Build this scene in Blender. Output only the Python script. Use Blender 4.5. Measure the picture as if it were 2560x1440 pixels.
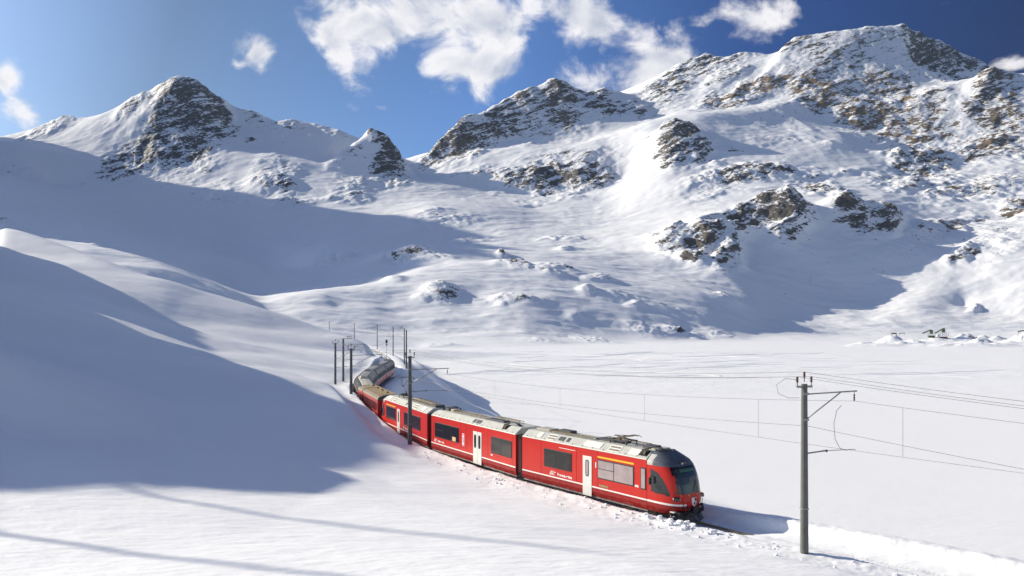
import bpy, bmesh, math, random
import numpy as np
from mathutils import Vector, Matrix
from mathutils.geometry import delaunay_2d_cdt

R = math.radians
rng = random.Random(7)
for o in list(bpy.data.objects):
    bpy.data.objects.remove(o)
C = bpy.context.scene.collection
S = bpy.context.scene

# ------------------------------------------------------------------ camera
FPX = 1945.0            # focal length in pixels of a 2560 px wide frame
HZ = 807.0              # row of the true horizon
cam = bpy.data.cameras.new('camera')
cam.sensor_width = 36.0
cam.lens = 36.0 * FPX / 2560.0
cam.shift_y = (HZ - 720.0) / 2560.0
cam.clip_start = 0.5
cam.clip_end = 30000
camo = bpy.data.objects.new('camera', cam)
C.objects.link(camo)
camo.location = (0, 0, 0)
camo.rotation_euler = (R(90), 0, 0)
S.camera = camo

# ------------------------------------------------------------------ light
SUN_EL = 24.0
SAX, SAY = -0.906, 0.423           # horizontal direction towards the sun (left, a little beyond)
sun = bpy.data.lights.new('sun', 'SUN')
sun.energy = 2.6
sun.angle = R(0.5)
sun.color = (1.0, 0.915, 0.745)
suno = bpy.data.objects.new('sun', sun)
C.objects.link(suno)
d = Vector((SAX * math.cos(R(SUN_EL)), SAY * math.cos(R(SUN_EL)), math.sin(R(SUN_EL))))
suno.rotation_euler = d.to_track_quat('Z', 'Y').to_euler()
suno.location = (-60, 30, 60)

w = bpy.data.worlds.new('World')
S.world = w
w.use_nodes = True
nt = w.node_tree
N = nt.nodes
L = nt.links
N.clear()
out = N.new('ShaderNodeOutputWorld')
bg = N.new('ShaderNodeBackground')
L.new(bg.outputs[0], out.inputs[0])
sky = N.new('ShaderNodeTexSky')
sky.sky_type = 'NISHITA'
sky.sun_disc = False
sky.sun_elevation = R(SUN_EL)
sky.sun_rotation = math.atan2(SAX, SAY)
sky.altitude = 1200
sky.air_density = 1.0
sky.dust_density = 1.0
sky.ozone_density = 2.5
bg.inputs[1].default_value = 0.15

def M_(op, a, b=None, c=None, clamp=False):
    n = N.new('ShaderNodeMath')
    n.operation = op
    n.use_clamp = clamp
    for i, x in enumerate((a, b, c)):
        if x is None:
            continue
        if isinstance(x, (int, float)):
            n.inputs[i].default_value = x
        else:
            L.new(x, n.inputs[i])
    return n.outputs[0]

tc = N.new('ShaderNodeTexCoord')
sep = N.new('ShaderNodeSeparateXYZ')
L.new(tc.outputs['Generated'], sep.inputs[0])
dx, dy, dz = sep.outputs
ysafe = M_('MAXIMUM', dy, 0.05)
cu = M_('DIVIDE', dx, ysafe)
cw = M_('DIVIDE', dz, ysafe)
# cumulus banks of the sky: centre azimuth and height (tangents), half sizes, strength
CLOUDS = [(835, 95, 45, 75, 1.0, 14), (925, 50, 120, 85, 1.0, 0), (1050, 40, 150, 80, 1.05, 0), (1200, 40, 120, 75, 1.0, -10), (1290, 60, 55, 60, .8, 0),
          (1120, 155, 90, 50, .95, 0), (1215, 160, 70, 50, .85, 0), (1290, 150, 30, 50, .5, 0),
          (1130, 235, 130, 70, .50, 0), (645, 135, 36, 34, .8, 35), (605, 160, 26, 12, .6, 0),
          (1480, 35, 85, 60, 1.0, -18), (1560, 60, 80, 45, .8, -20), (1690, 85, 34, 34, .7, 40), (1750, 55, 50, 16, .5, 15),
          (1890, 30, 90, 60, 1.0, -20), (1940, 20, 70, 40, .8, 0), (1640, 180, 110, 75, 1.0, 30), (1700, 150, 60, 40, 1.0, 20), (1480, 205, 100, 45, .62, 0),
          (2540, 158, 90, 18, .7, 0), (10, 195, 34, 45, .75, 0), (45, 280, 70, 32, .75, -30), (20, 145, 45, 14, .4, 0)]
nz = N.new('ShaderNodeTexNoise')
nz.noise_dimensions = '3D'
nz.inputs['Scale'].default_value = 14.0
nz.inputs['Detail'].default_value = 12.0
nz.inputs['Roughness'].default_value = 0.6
nz.inputs['Distortion'].default_value = 0.35
comb = N.new('ShaderNodeVectorMath')
comb.operation = 'MULTIPLY'
L.new(tc.outputs['Generated'], comb.inputs[0])
comb.inputs[1].default_value = (1.0, 1.0, 1.25)
L.new(comb.outputs[0], nz.inputs['Vector'])
nz2 = N.new('ShaderNodeTexNoise')
nz2.inputs['Scale'].default_value = 3.2
nz2.inputs['Detail'].default_value = 4.0
L.new(tc.outputs['Generated'], nz2.inputs['Vector'])
field = None
for (px, py, rx, ry, st, rot) in CLOUDS:
    a = M_('SUBTRACT', cu, (px - 1280) / FPX)
    b = M_('SUBTRACT', cw, (HZ - py) / FPX)
    ca, sa = math.cos(R(rot)), math.sin(R(rot))
    ex = M_('ADD', M_('MULTIPLY', a, ca * FPX / rx), M_('MULTIPLY', b, sa * FPX / rx))
    ey = M_('ADD', M_('MULTIPLY', a, -sa * FPX / ry), M_('MULTIPLY', b, ca * FPX / ry))
    r2 = M_('ADD', M_('MULTIPLY', ex, ex), M_('MULTIPLY', ey, ey))
    f = M_('MULTIPLY', M_('EXPONENT', M_('MULTIPLY', r2, -0.75)), st)
    field = f if field is None else M_('ADD', M_('MAXIMUM', field, f), M_('MULTIPLY', M_('MINIMUM', field, f), 0.25))
field = M_('MINIMUM', field, 1.15)
# scattered clouds higher up and all round, outside the part of the sky listed above
hi = M_('MULTIPLY', M_('SUBTRACT', nz2.outputs['Fac'], 0.46), 3.4)
mask_out = M_('MAXIMUM', M_('MULTIPLY', M_('SUBTRACT', cw, 0.43), 8.0), M_('MULTIPLY', M_('SUBTRACT', M_('ABSOLUTE', cu), 0.70), 6.0), clamp=True)
mask_out = M_('MAXIMUM', M_('MINIMUM', mask_out, 1.0), M_('LESS_THAN', dy, 0.05))
field = M_('ADD', field, M_('MULTIPLY', mask_out, M_('MAXIMUM', hi, 0.0)))
dens = M_('SUBTRACT', M_('ADD', field, M_('MULTIPLY', M_('SUBTRACT', nz.outputs['Fac'], 0.5), 2.7)), 0.34)
ss = N.new('ShaderNodeMapRange')
ss.interpolation_type = 'SMOOTHSTEP'
ss.inputs['From Min'].default_value = 0.0
ss.inputs['From Max'].default_value = 0.7
L.new(dens, ss.inputs['Value'])
alpha = M_('MULTIPLY', ss.outputs[0], 0.97)
# cloud colour: sun from the left gives bright left and upper edges, grey in thick bellies
nz3 = N.new('ShaderNodeTexNoise')
nz3.inputs['Scale'].default_value = 14.0
nz3.inputs['Detail'].default_value = 5.0
nz3.inputs['Roughness'].default_value = 0.5
nz3.inputs['Distortion'].default_value = 0.35
off = N.new('ShaderNodeVectorMath')
off.operation = 'ADD'
L.new(comb.outputs[0], off.inputs[0])
off.inputs[1].default_value = (-0.022, 0.0, 0.014)
L.new(off.outputs[0], nz3.inputs['Vector'])
lit = M_('ADD', M_('MULTIPLY', M_('SUBTRACT', nz.outputs['Fac'], nz3.outputs['Fac']), 3.2), 0.75, clamp=True)
cmix = N.new('ShaderNodeMix')
cmix.data_type = 'RGBA'
thick = M_('SUBTRACT', lit, M_('MULTIPLY', M_('MAXIMUM', M_('SUBTRACT', dens, 0.5), 0.0), 0.75), clamp=True)
L.new(thick, cmix.inputs['Factor'])
cmix.inputs['A'].default_value = (1.25, 1.38, 1.68, 1)
cmix.inputs['B'].default_value = (2.8, 2.72, 2.72, 1)
# the sky deepens away from the sun (as through the polariser the photograph was taken with)
sd = N.new('ShaderNodeVectorMath')
sd.operation = 'DOT_PRODUCT'
L.new(tc.outputs['Generated'], sd.inputs[0])
sd.inputs[1].default_value = tuple(d)
tint = N.new('ShaderNodeValToRGB')
L.new(M_('ABSOLUTE', sd.outputs['Value']), tint.inputs['Fac'])
e0 = tint.color_ramp.elements
e0[0].position = 0.0; e0[0].color = (0.018, 0.036, 0.09, 1)
e0[1].position = 1.0; e0[1].color = (1.1, 1.1, 1.1, 1)
for ps, cc in ((0.25, (0.055, 0.10, 0.205, 1)), (0.5, (0.19, 0.25, 0.35, 1)), (0.78, (0.22, 0.225, 0.235, 1)), (0.92, (0.42, 0.43, 0.45, 1))):
    q = e0.new(ps); q.color = cc
mul = N.new('ShaderNodeMix')
mul.data_type = 'RGBA'
mul.blend_type = 'MULTIPLY'
mul.inputs['Factor'].default_value = 1.0
L.new(sky.outputs[0], mul.inputs['A'])
L.new(tint.outputs['Color'], mul.inputs['B'])
fin = N.new('ShaderNodeMix')
fin.data_type = 'RGBA'
L.new(alpha, fin.inputs['Factor'])
L.new(mul.outputs['Result'], fin.inputs['A'])
L.new(cmix.outputs['Result'], fin.inputs['B'])
L.new(fin.outputs['Result'], bg.inputs[0])

S.view_settings.view_transform = 'Standard'
S.view_settings.look = 'None'
S.view_settings.exposure = 1.36
S.view_settings.gamma = 1.0
S.view_settings.use_curve_mapping = False
S.cycles.max_bounces = 6
S.cycles.diffuse_bounces = 3
S.cycles.glossy_bounces = 3
S.cycles.transmission_bounces = 4
S.cycles.use_denoising = True

# ------------------------------------------------------------------ helpers
def tag(o, label=None, cat=None, group=None, kind=None):
    if label: o['label'] = label
    if cat: o['category'] = cat
    if group: o['group'] = group
    if kind: o['kind'] = kind
    return o

def empty(name, loc=(0, 0, 0), rz=0.0, rx=0.0):
    o = bpy.data.objects.new(name, None)
    C.objects.link(o)
    o.location = loc
    o.rotation_euler = (rx, 0, rz)
    o.empty_display_size = 0.3
    return o

def copy_tree(o, parent=None):
    c = o.copy()
    C.objects.link(c)
    c.parent = parent
    for ch in list(o.children):
        copy_tree(ch, c)
    return c

class MB:
    """collects simple solids, then links them as one mesh object"""
    def __init__(s):
        s.v, s.f, s.sm = [], [], []
    def add(s, vs, fs, smooth=False):
        b = len(s.v)
        s.v += [tuple(v) for v in vs]
        s.f += [tuple(i + b for i in f) for f in fs]
        s.sm += [smooth] * len(fs)
        return s
    def box(s, c, sz, M=None):
        hx, hy, hz = sz[0] / 2, sz[1] / 2, sz[2] / 2
        vs = [Vector((x, y, z)) for x in (-hx, hx) for y in (-hy, hy) for z in (-hz, hz)]
        if M is not None:
            vs = [M @ v for v in vs]
        vs = [v + Vector(c) for v in vs]
        return s.add(vs, [(0, 1, 3, 2), (4, 6, 7, 5), (0, 4, 5, 1), (2, 3, 7, 6), (0, 2, 6, 4), (1, 5, 7, 3)])
    def bar(s, a, b, wd, ht=None):
        a, b = Vector(a), Vector(b)
        ht = ht or wd
        dd = (b - a)
        q = dd.to_track_quat('X', 'Z').to_matrix()
        return s.box((a + b) / 2, (dd.length, wd, ht), q)
    def tube(s, pts, r, n=8, r2=None, cap=True):
        pts = [Vector(p) for p in pts]
        rings = []
        b = len(s.v)
        prev = None
        for i, p in enumerate(pts):
            t = (pts[min(i + 1, len(pts) - 1)] - pts[max(i - 1, 0)]).normalized()
            if prev is None:
                ux = t.orthogonal().normalized()
            else:
                ux = (prev - t * prev.dot(t)).normalized()
            prev = ux
            uy = t.cross(ux)
            rr = r if r2 is None else r + (r2 - r) * i / (len(pts) - 1)
            for k in range(n):
                a = 2 * math.pi * k / n
                s.v.append(tuple(p + (ux * math.cos(a) + uy * math.sin(a)) * rr))
        for i in range(len(pts) - 1):
            for k in range(n):
                k2 = (k + 1) % n
                s.f.append((b + i * n + k, b + i * n + k2, b + (i + 1) * n + k2, b + (i + 1) * n + k))
                s.sm.append(n > 5)
        if cap:
            s.f.append(tuple(b + k for k in range(n))[::-1]); s.sm.append(False)
            s.f.append(tuple(b + (len(pts) - 1) * n + k for k in range(n))); s.sm.append(False)
        return s
    def lathe(s, c, prof, n=10, axis='Z'):
        b = len(s.v)
        for (r, z) in prof:
            for k in range(n):
                a = 2 * math.pi * k / n
                if axis == 'Z': p = (c[0] + r * math.cos(a), c[1] + r * math.sin(a), c[2] + z)
                elif axis == 'Y': p = (c[0] + r * math.cos(a), c[1] + z, c[2] + r * math.sin(a))
                else: p = (c[0] + z, c[1] + r * math.cos(a), c[2] + r * math.sin(a))
                s.v.append(p)
        for i in range(len(prof) - 1):
            for k in range(n):
                k2 = (k + 1) % n
                s.f.append((b + i * n + k, b + i * n + k2, b + (i + 1) * n + k2, b + (i + 1) * n + k)); s.sm.append(True)
        s.f.append(tuple(b + k for k in range(n))[::-1]); s.sm.append(False)
        s.f.append(tuple(b + (len(prof) - 1) * n + k for k in range(n))); s.sm.append(False)
        return s
    def prism(s, poly, y0, y1, axis='Y'):
        """poly in (x,z) extruded along y (or in (y,z) extruded along x)"""
        n = len(poly)
        vs = []
        for yy in (y0, y1):
            for (p, q) in poly:
                vs.append((p, yy, q) if axis == 'Y' else (yy, p, q))
        fs = [tuple(range(n)), tuple(range(2 * n - 1, n - 1, -1))]
        for k in range(n):
            k2 = (k + 1) % n
            fs.append((k, k + n, k2 + n, k2))
        return s.add(vs, fs)
    def build(s, name, mat, parent=None, bevel=0.0):
        me = bpy.data.meshes.new(name)
        me.from_pydata(s.v, [], s.f)
        me.polygons.foreach_set('use_smooth', s.sm)
        me.materials.append(mat)
        me.update()
        bm = bmesh.new(); bm.from_mesh(me)
        bmesh.ops.recalc_face_normals(bm, faces=bm.faces)
        if bevel > 0:
            es = [e for e in bm.edges if len(e.link_faces) == 2 and e.calc_face_angle(0) > 0.6]
            bmesh.ops.bevel(bm, geom=es, offset=bevel, segments=1, affect='EDGES', clamp_overlap=True)
        bm.to_mesh(me); bm.free()
        o = bpy.data.objects.new(name, me)
        C.objects.link(o)
        if parent is not None: o.parent = parent
        return o

def mat(name, col, rough=0.5, metal=0.0, bump=0.0, bscale=20, var=0.0, vscale=3.0, spec=0.5, coat=0.0, emit=None):
    m = bpy.data.materials.new(name)
    m.use_nodes = True
    t = m.node_tree
    b = t.nodes['Principled BSDF']
    b.inputs['Base Color'].default_value = (*col, 1)
    b.inputs['Roughness'].default_value = rough
    b.inputs['Metallic'].default_value = metal
    b.inputs['Specular IOR Level'].default_value = spec
    b.inputs['Coat Weight'].default_value = coat
    tcn = t.nodes.new('ShaderNodeTexCoord')
    if var > 0:
        n = t.nodes.new('ShaderNodeTexNoise')
        n.inputs['Scale'].default_value = vscale
        n.inputs['Detail'].default_value = 6
        n.inputs['Roughness'].default_value = 0.6
        t.links.new(tcn.outputs['Object'], n.inputs['Vector'])
        r = t.nodes.new('ShaderNodeMapRange')
        r.inputs['From Min'].default_value = 0.3
        r.inputs['From Max'].default_value = 0.7
        t.links.new(n.outputs['Fac'], r.inputs['Value'])
        mx = t.nodes.new('ShaderNodeMix')
        mx.data_type = 'RGBA'
        mx.inputs['A'].default_value = (*[c * (1 - var) for c in col], 1)
        mx.inputs['B'].default_value = (*[min(1, c * (1 + var)) for c in col], 1)
        t.links.new(r.outputs[0], mx.inputs['Factor'])
        t.links.new(mx.outputs['Result'], b.inputs['Base Color'])
    if bump > 0:
        n = t.nodes.new('ShaderNodeTexNoise')
        n.inputs['Scale'].default_value = bscale
        n.inputs['Detail'].default_value = 4
        t.links.new(tcn.outputs['Object'], n.inputs['Vector'])
        bn = t.nodes.new('ShaderNodeBump')
        bn.inputs['Strength'].default_value = bump
        bn.inputs['Distance'].default_value = 0.02
        t.links.new(n.outputs['Fac'], bn.inputs['Height'])
        t.links.new(bn.outputs[0], b.inputs['Normal'])
    if emit:
        b.inputs['Emission Color'].default_value = (*emit[0], 1)
        b.inputs['Emission Strength'].default_value = emit[1]
    return m
HAZE = 0.000016; NEAR_ROWS, NEAR_COLS, FAR_ROWS, FAR_COLS = 650, 620, 950, 950
# ------------------------------------------------------------------ railway line (centre, rail top), world metres from the camera
TRK = [(36.0, 13.0, -11.6), (28.6, 22.3, -11.45), (21.8, 31.0, -11.38), (15.2, 38.1, -11.35), (9.2, 45.6, -11.35), (1.85, 55.5, -11.35), (-5.75, 67.95, -11.35),
       (-12.3, 82.0, -11.35), (-17.7, 97, -11.35), (-21.8, 114, -11.35), (-24.0, 131, -11.35), (-25.3, 148, -11.35), (-26.6, 168, -11.3),
       (-31, 200, -11.1), (-41, 250, -10.4), (-58.5, 310, -9.8), (-82, 380, -9.1), (-109, 450, -8.4)]
def catmull(P, m=12):
    P = [Vector(p) for p in P]
    P = [P[0] * 2 - P[1]] + P + [P[-1] * 2 - P[-2]]
    out = []
    for i in range(1, len(P) - 2):
        for k in range(m):
            t = k / m
            a, b, c, e = P[i - 1], P[i], P[i + 1], P[i + 2]
            out.append(0.5 * ((2 * b) + (c - a) * t + (2 * a - 5 * b + 4 * c - e) * t * t + (-a + 3 * b - 3 * c + e) * t ** 3))
    out.append(P[-2])
    return out
TP = catmull(TRK)
TS = [0.0]
for i in range(1, len(TP)):
    TS.append(TS[-1] + (TP[i] - TP[i - 1]).length)
def at(s):
    """point and forward direction (away from the camera side end) at arc length s"""
    s = max(0, min(TS[-1] - 1e-3, s))
    i = int(np.searchsorted(TS, s, side='right')) - 1
    i = min(i, len(TP) - 2)
    t = (s - TS[i]) / (TS[i + 1] - TS[i])
    return TP[i].lerp(TP[i + 1], t), (TP[i + 1] - TP[i]).normalized()
def s_of_y(y):
    return float(np.interp(y, [p.y for p in TP], TS))
def side(s, off, z=None):
    """a point beside the line: off > 0 is the lake side"""
    p, dd = at(s)
    n = Vector((dd.y, -dd.x, 0)).normalized()
    q = p + n * off
    if z is not None: q.z = z
    return q

# ------------------------------------------------------------------ terrain control points
ctrl_v, ctrl_e = [], []      # (u, v, z)
def addp(x, y, z):
    ctrl_v.append((x / y, math.log(y), z)); return len(ctrl_v) - 1
def line(pts, edge=True):
    ids = [addp(*p) for p in pts]
    if edge:
        for a, b in zip(ids[:-1], ids[1:]): ctrl_e.append((a, b))
def dmap(x, d):
    """lower slopes of the massifs pushed back under their steep upper walls"""
    if d <= 1500 or d >= 3100: return d
    e = float(np.interp(x, [1100, 1300, 1550, 1700, 2250], [0.52, 0.52, 0.6, 0.92, 0.97]))
    return 1500 + 1600 * ((d - 1500) / 1600) ** e
def px(*pts):
    pts = [(p[0], p[1], dmap(p[0], p[2])) for p in pts]
    return [((p[0] - 1280) / FPX * p[2], p[2], -(p[1] - HZ) / FPX * p[2]) for p in pts]
LAKE = -24.0
# foreground slope below and in front of the camera
for yy, zz in ((3.0, -2.6), (6, -3.5), (12, -5.0)):
    line([(k * yy, yy, zz - max(0, k - 0.5) * yy * 0.09) for k in (-3.2, -2, -1.2, -0.66, 0, 0.66, 1.2, 2, 3.2)])
line([(-75, 26, -6.5), (-45, 27, -8.6)] + px((0, 1440, 27.3), (640, 1440, 26.8), (1280, 1440, 26.4), (1700, 1440, 27.5), (2100, 1440, 30.5)))
line(px((0, 1330, 34.6), (640, 1340, 34.6), (1280, 1335, 36.3), (1560, 1340, 38.2)))
line([(-75, 38, -3), (-48, 40, -7.6)] + px((0, 1240, 41), (400, 1240, 43.2), (780, 1243, 46.2), (1000, 1220, 50), (1180, 1230, 50)))
# left hill (near), camera face
line([(-57, 52, -1.5)] + px((0, 1090, 50), (430, 1130, 53), (760, 1160, 55), (935, 1185, 54.5)))
line([(-55, 66, 0.5)] + px((0, 880, 74), (430, 1000, 72), (760, 1050, 69), (905, 1095, 65)))
line(px((-130, 660, 114), (0, 700, 110), (100, 727, 108), (200, 765, 105), (320, 808, 102), (430, 852, 100), (520, 883, 97), (600, 905, 95), (690, 922, 92), (760, 937, 90), (810, 950, 88), (840, 968, 85.5), (870, 989, 82), (905, 1032, 76), (940, 1064, 72.5), (985, 1090, 70), (1015, 1106, 68.8)))
# unseen knoll and ridges at the left, shaped to cast the near shade
line([(-75, 64, 14.9), (-70.8, 68, 15.6), (-66, 71, 16.4), (-64, 78, 16.3)])
line([(-66, 57, 6), (-58, 62, 5.0)])
line([(-64, 78, 16.3), (-80, 84, 22.5), (-86, 93, 27.4), (-90, 103, 29.8), (-93, 113, 31.5), (-95, 118, 29), (-97, 124, 20.5), (-100, 134, 15)])
line([(-150, 85, 36), (-150, 105, 44), (-150, 118, 50.5), (-150, 130, 53), (-150, 141, 51.5), (-150, 152, 46), (-151, 175, 46), (-152, 200, 44), (-153, 215, 37), (-155, 235, 30), (-160, 260, 26)])
line([(-200, 100, 56), (-210, 200, 50)])
line([(-88, 55, 6), (-130, 60, 10), (-180, 70, 20)])
line([(-.690 * y_, y_, z_) for y_, z_ in ((78, -1.0), (95, 3.5), (112, 6.5), (125, 4.5), (140, 3.5), (170, 10.5), (190, 16.5), (212, 21.5), (240, 14))])
# hollow behind the near hill, then the second hill
line(px((-300, 640, 140), (0, 775, 135), (300, 838, 128), (560, 915, 122), (760, 945, 112), (830, 966, 108)))
line(px((-700, 420, 210), (-300, 520, 210), (0, 622, 210), (110, 638, 208), (300, 668, 203), (430, 692, 200), (520, 720, 200), (600, 752, 200), (680, 780, 200), (740, 800, 200), (800, 820, 196), (860, 838, 190), (905, 850, 184), (930, 866, 179), (942, 884, 174)))
line(px((0, 690, 170), (200, 735, 166), (400, 800, 163), (600, 850, 160), (750, 885, 155), (850, 915, 150), (900, 922, 146)))
line(px((300, 790, 145), (560, 880, 138), (720, 925, 132), (820, 945, 128)))
line(px((-700, 600, 300), (-200, 760, 300), (300, 815, 300), (700, 840, 290), (850, 856, 260), (915, 880, 235)))
# beyond: flat valley with the line
line([(-200, 560, -17), (-150, 500, -12), (-120, 455, -9.2), (-93, 385, -9.6), (-68, 312, -10.4), (-50, 252, -11.1), (-38, 205, -11.8)])
line([(-95, 455, -9.4), (-70, 385, -10.4), (-46, 312, -11.3), (-31, 252, -11.6)])
# bank falling from the line to the lake
line([(-62, 475, LAKE), (-43, 415, LAKE), (-34, 348, LAKE), (-21, 270, LAKE), (-13, 231, LAKE), (-3, 188, LAKE), (9, 150, LAKE), (19, 120, LAKE), (30, 97, LAKE), (42, 80, LAKE), (56, 62, LAKE), (72, 46, LAKE), (95, 35, LAKE), (130, 25, LAKE)])
for (off_, dz_) in ((8.5, -3.4), (15, -6.3), (22, -8.8)):
    q_ = []
    for yy in (18, 27, 34, 42, 52, 62, 75, 88, 102, 118, 136, 155, 175, 200, 230, 265, 310, 360, 420):
        if yy > (420, 240, 190)[(8.5, 15, 22).index(off_)]: continue
        p_ = side(s_of_y(yy), off_); f_ = 1.0 if yy < 300 else 0.9
        q_.append((p_.x, p_.y, p_.z + 0.4 + dz_ * f_))
    line(q_)
# shoulders of the snow cut the line runs in
def shoulder_left(y):
    return float(np.interp(y, [13, 31, 36, 39, 42, 46, 60, 66, 68.6, 71, 74, 78, 84, 90, 95, 108, 118, 130, 146, 160, 175, 205, 250, 310, 450],
                           [-11.0, -10.75, -10.62, -10.80, -10.88, -10.93, -10.88, -10.80, -10.70, -10.62, -10.58, -10.15, -9.5, -8.9, -8.6, -8.8, -9.4, -10.0, -9.2, -7.4, -7.6, -9.8, -10.2, -9.4, -8.2]))
def shoulder_right(y):
    return float(np.interp(y, [13, 38, 42, 47, 60, 75, 85, 120, 170, 205, 450], [-10.75, -10.5, -10.7, -11.0, -11.25, -11.15, -10.95, -10.95, -10.95, -11.1, -8.6]))
la, lb, lc = [], [], []
for yy in (15, 22, 27, 31, 34, 37, 40, 44, 50, 56, 62, 68, 73, 78, 84, 92, 100, 108, 118, 130, 146, 160, 175, 190, 205, 225, 250, 280, 310, 345, 380, 420, 448):
    s = s_of_y(yy)
    p = side(s, -3.0); la.append((p.x, p.y, shoulder_left(p.y)))
    p = side(s, 2.9); lb.append((p.x, p.y, shoulder_right(p.y)))
    p = side(s, 0); lc.append((p.x, p.y, p.z - 0.1))
line(la); line(lb); line(lc)
# the lake
line([(-2.0 * 260, 620, LAKE), (-250, 640, LAKE)], False)
for yy in (150, 220, 320, 450, 600):
    for k in (0.25, 0.5, 0.8, 1.3, 2.0, 3.2):
        addp(k * yy, yy, LAKE)
for yy, ks in ((700, (.0, .1, .2, .3, .45, .6, .9, 1.3, 2)), (850, (.3, .45, .6, .8, 1.2)), (1000, (.36, .5, .65, .9))):
    for k in ks: addp(k * yy, yy, LAKE)
for k in (0.05,):
    for yy in (320, 450, 600): addp(k * yy, yy, LAKE)
# far shore
line(px((-900, 880, 640), (300, 885, 600), (700, 880, 640), (900, 876, 675), (1000, 871, 725), (1060, 869, 753), (1180, 869, 753), (1300, 868, 765), (1420, 863, 830), (1480, 860, 880), (1560, 855, 970), (1640, 852, 1000), (1740, 850, 1060), (1800, 849, 1100), (1900, 847, 1150), (2100, 846, 1180), (2560, 846, 1180), (3300, 846, 1180)))
line(px((2000, 836, 1420), (2200, 826, 1500), (2400, 826, 1500), (2560, 832, 1350), (3300, 820, 1500)))
# ---- middle ground: whalebacks above the far shore
line(px((640, 830, 850), (720, 822, 880), (850, 815, 900), (1000, 812, 930), (1050, 845, 860), (1200, 848, 850), (1300, 835, 900), (1380, 848, 900), (1500, 838, 980), (1640, 822, 1020), (1750, 822, 1080), (1900, 812, 1180)), True)
line(px((650, 738, 1020), (700, 722, 1020), (760, 709, 1020), (800, 716, 1000), (850, 713, 1030), (905, 703, 1060), (930, 704, 1060)))
line(px((560, 775, 820), (620, 785, 830), (655, 772, 950), (700, 742, 960), (750, 760, 950), (800, 735, 960), (860, 742, 960), (900, 735, 980)))
line(px((650, 790, 900), (740, 792, 900), (840, 772, 930), (900, 760, 960)))
line(px((850, 782, 960), (900, 748, 1010), (940, 718, 1080), (1000, 690, 1150), (1080, 664, 1220), (1190, 651, 1260), (1300, 652, 1280), (1400, 661, 1290), (1500, 680, 1290), (1620, 695, 1300), (1720, 704, 1300), (1800, 722, 1300), (1860, 744, 1290), (1960, 788, 1280), (2090, 818, 1290)))
line(px((960, 775, 1000), (1050, 727, 1060), (1100, 722, 1070), (1180, 735, 1070)))
line(px((1000, 790, 960), (1080, 770, 1000), (1230, 765, 1010), (1290, 748, 1030), (1360, 752, 1030), (1480, 765, 1040)))
line(px((1230, 700, 1150), (1400, 700, 1170), (1600, 725, 1180), (1750, 740, 1190), (1850, 760, 1180)))
line(px((1100, 815, 920), (1300, 805, 940), (1500, 790, 1020), (1700, 800, 1060), (1880, 805, 1160)))
# hollow behind the big whaleback
line(px((560, 760, 1200), (640, 742, 1200), (760, 730, 1250), (900, 712, 1350), (1000, 700, 1400), (1190, 664, 1420), (1400, 672, 1430), (1620, 704, 1430), (1860, 752, 1420), (2000, 795, 1420)))
# second row: knobs
line(px((700, 690, 1500), (790, 640, 1500), (820, 612, 1530), (850, 597, 1550), (900, 592, 1560), (940, 596, 1560), (975, 612, 1560)))
line(px((800, 672, 1440), (900, 650, 1470), (950, 640, 1460), (985, 612, 1450), (1020, 600, 1460), (1070, 602, 1480), (1115, 612, 1500)))
line(px((960, 660, 1380), (1040, 668, 1360), (1120, 640, 1400)))
line(px((1000, 596, 1620), (1060, 545, 1750), (1105, 512, 1820), (1140, 503, 1850), (1200, 510, 1850), (1280, 530, 1800)))
line(px((1150, 600, 1600), (1300, 590, 1650), (1450, 610, 1600), (1600, 650, 1550), (1740, 690, 1500)))
line(px((1280, 640, 1480), (1450, 650, 1480)))
# left: shaded valley side and benches
line(px((-900, 480, 1100), (-400, 580, 1050), (-100, 560, 1020), (0, 575, 1010), (70, 588, 1000), (180, 596, 980), (300, 622, 950), (360, 640, 920)))
line(px((-200, 690, 800), (0, 655, 830), (150, 690, 800), (250, 650, 860), (300, 660, 860), (330, 655, 860), (400, 662, 850), (480, 680, 850), (560, 715, 850)))
line(px((100, 620, 1150), (300, 640, 1150), (420, 655, 1200), (520, 690, 1200), (580, 730, 1150), (640, 762, 1120)))
line(px((0, 530, 1500), (200, 560, 1500), (400, 600, 1450), (500, 655, 1350), (600, 712, 1250)))
line(px((-300, 420, 2000), (0, 440, 2000), (100, 470, 2000), (250, 500, 1950), (450, 540, 1850), (600, 610, 1700), (680, 665, 1550)))
line(px((0, 353, 2500), (30, 355, 2500), (55, 380, 2400), (90, 430, 2300), (130, 475, 2200)))
line(px((140, 490, 2350), (240, 462, 2450), (330, 448, 2500), (420, 440, 2500), (520, 452, 2400), (600, 455, 2350), (660, 420, 2400), (740, 402, 2450), (800, 412, 2450), (900, 455, 2350), (980, 455, 2350), (1090, 455, 2300), (1150, 460, 2350)))
line(px((500, 500, 2150), (620, 478, 2150), (700, 500, 2100), (850, 480, 2150), (950, 500, 2100), (1050, 500, 2050)))
line(px((450, 585, 1750), (620, 560, 1850), (740, 540, 1900), (850, 530, 1900), (960, 530, 1880)))
line(px((700, 620, 1650), (800, 590, 1720), (900, 560, 1780)))
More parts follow.
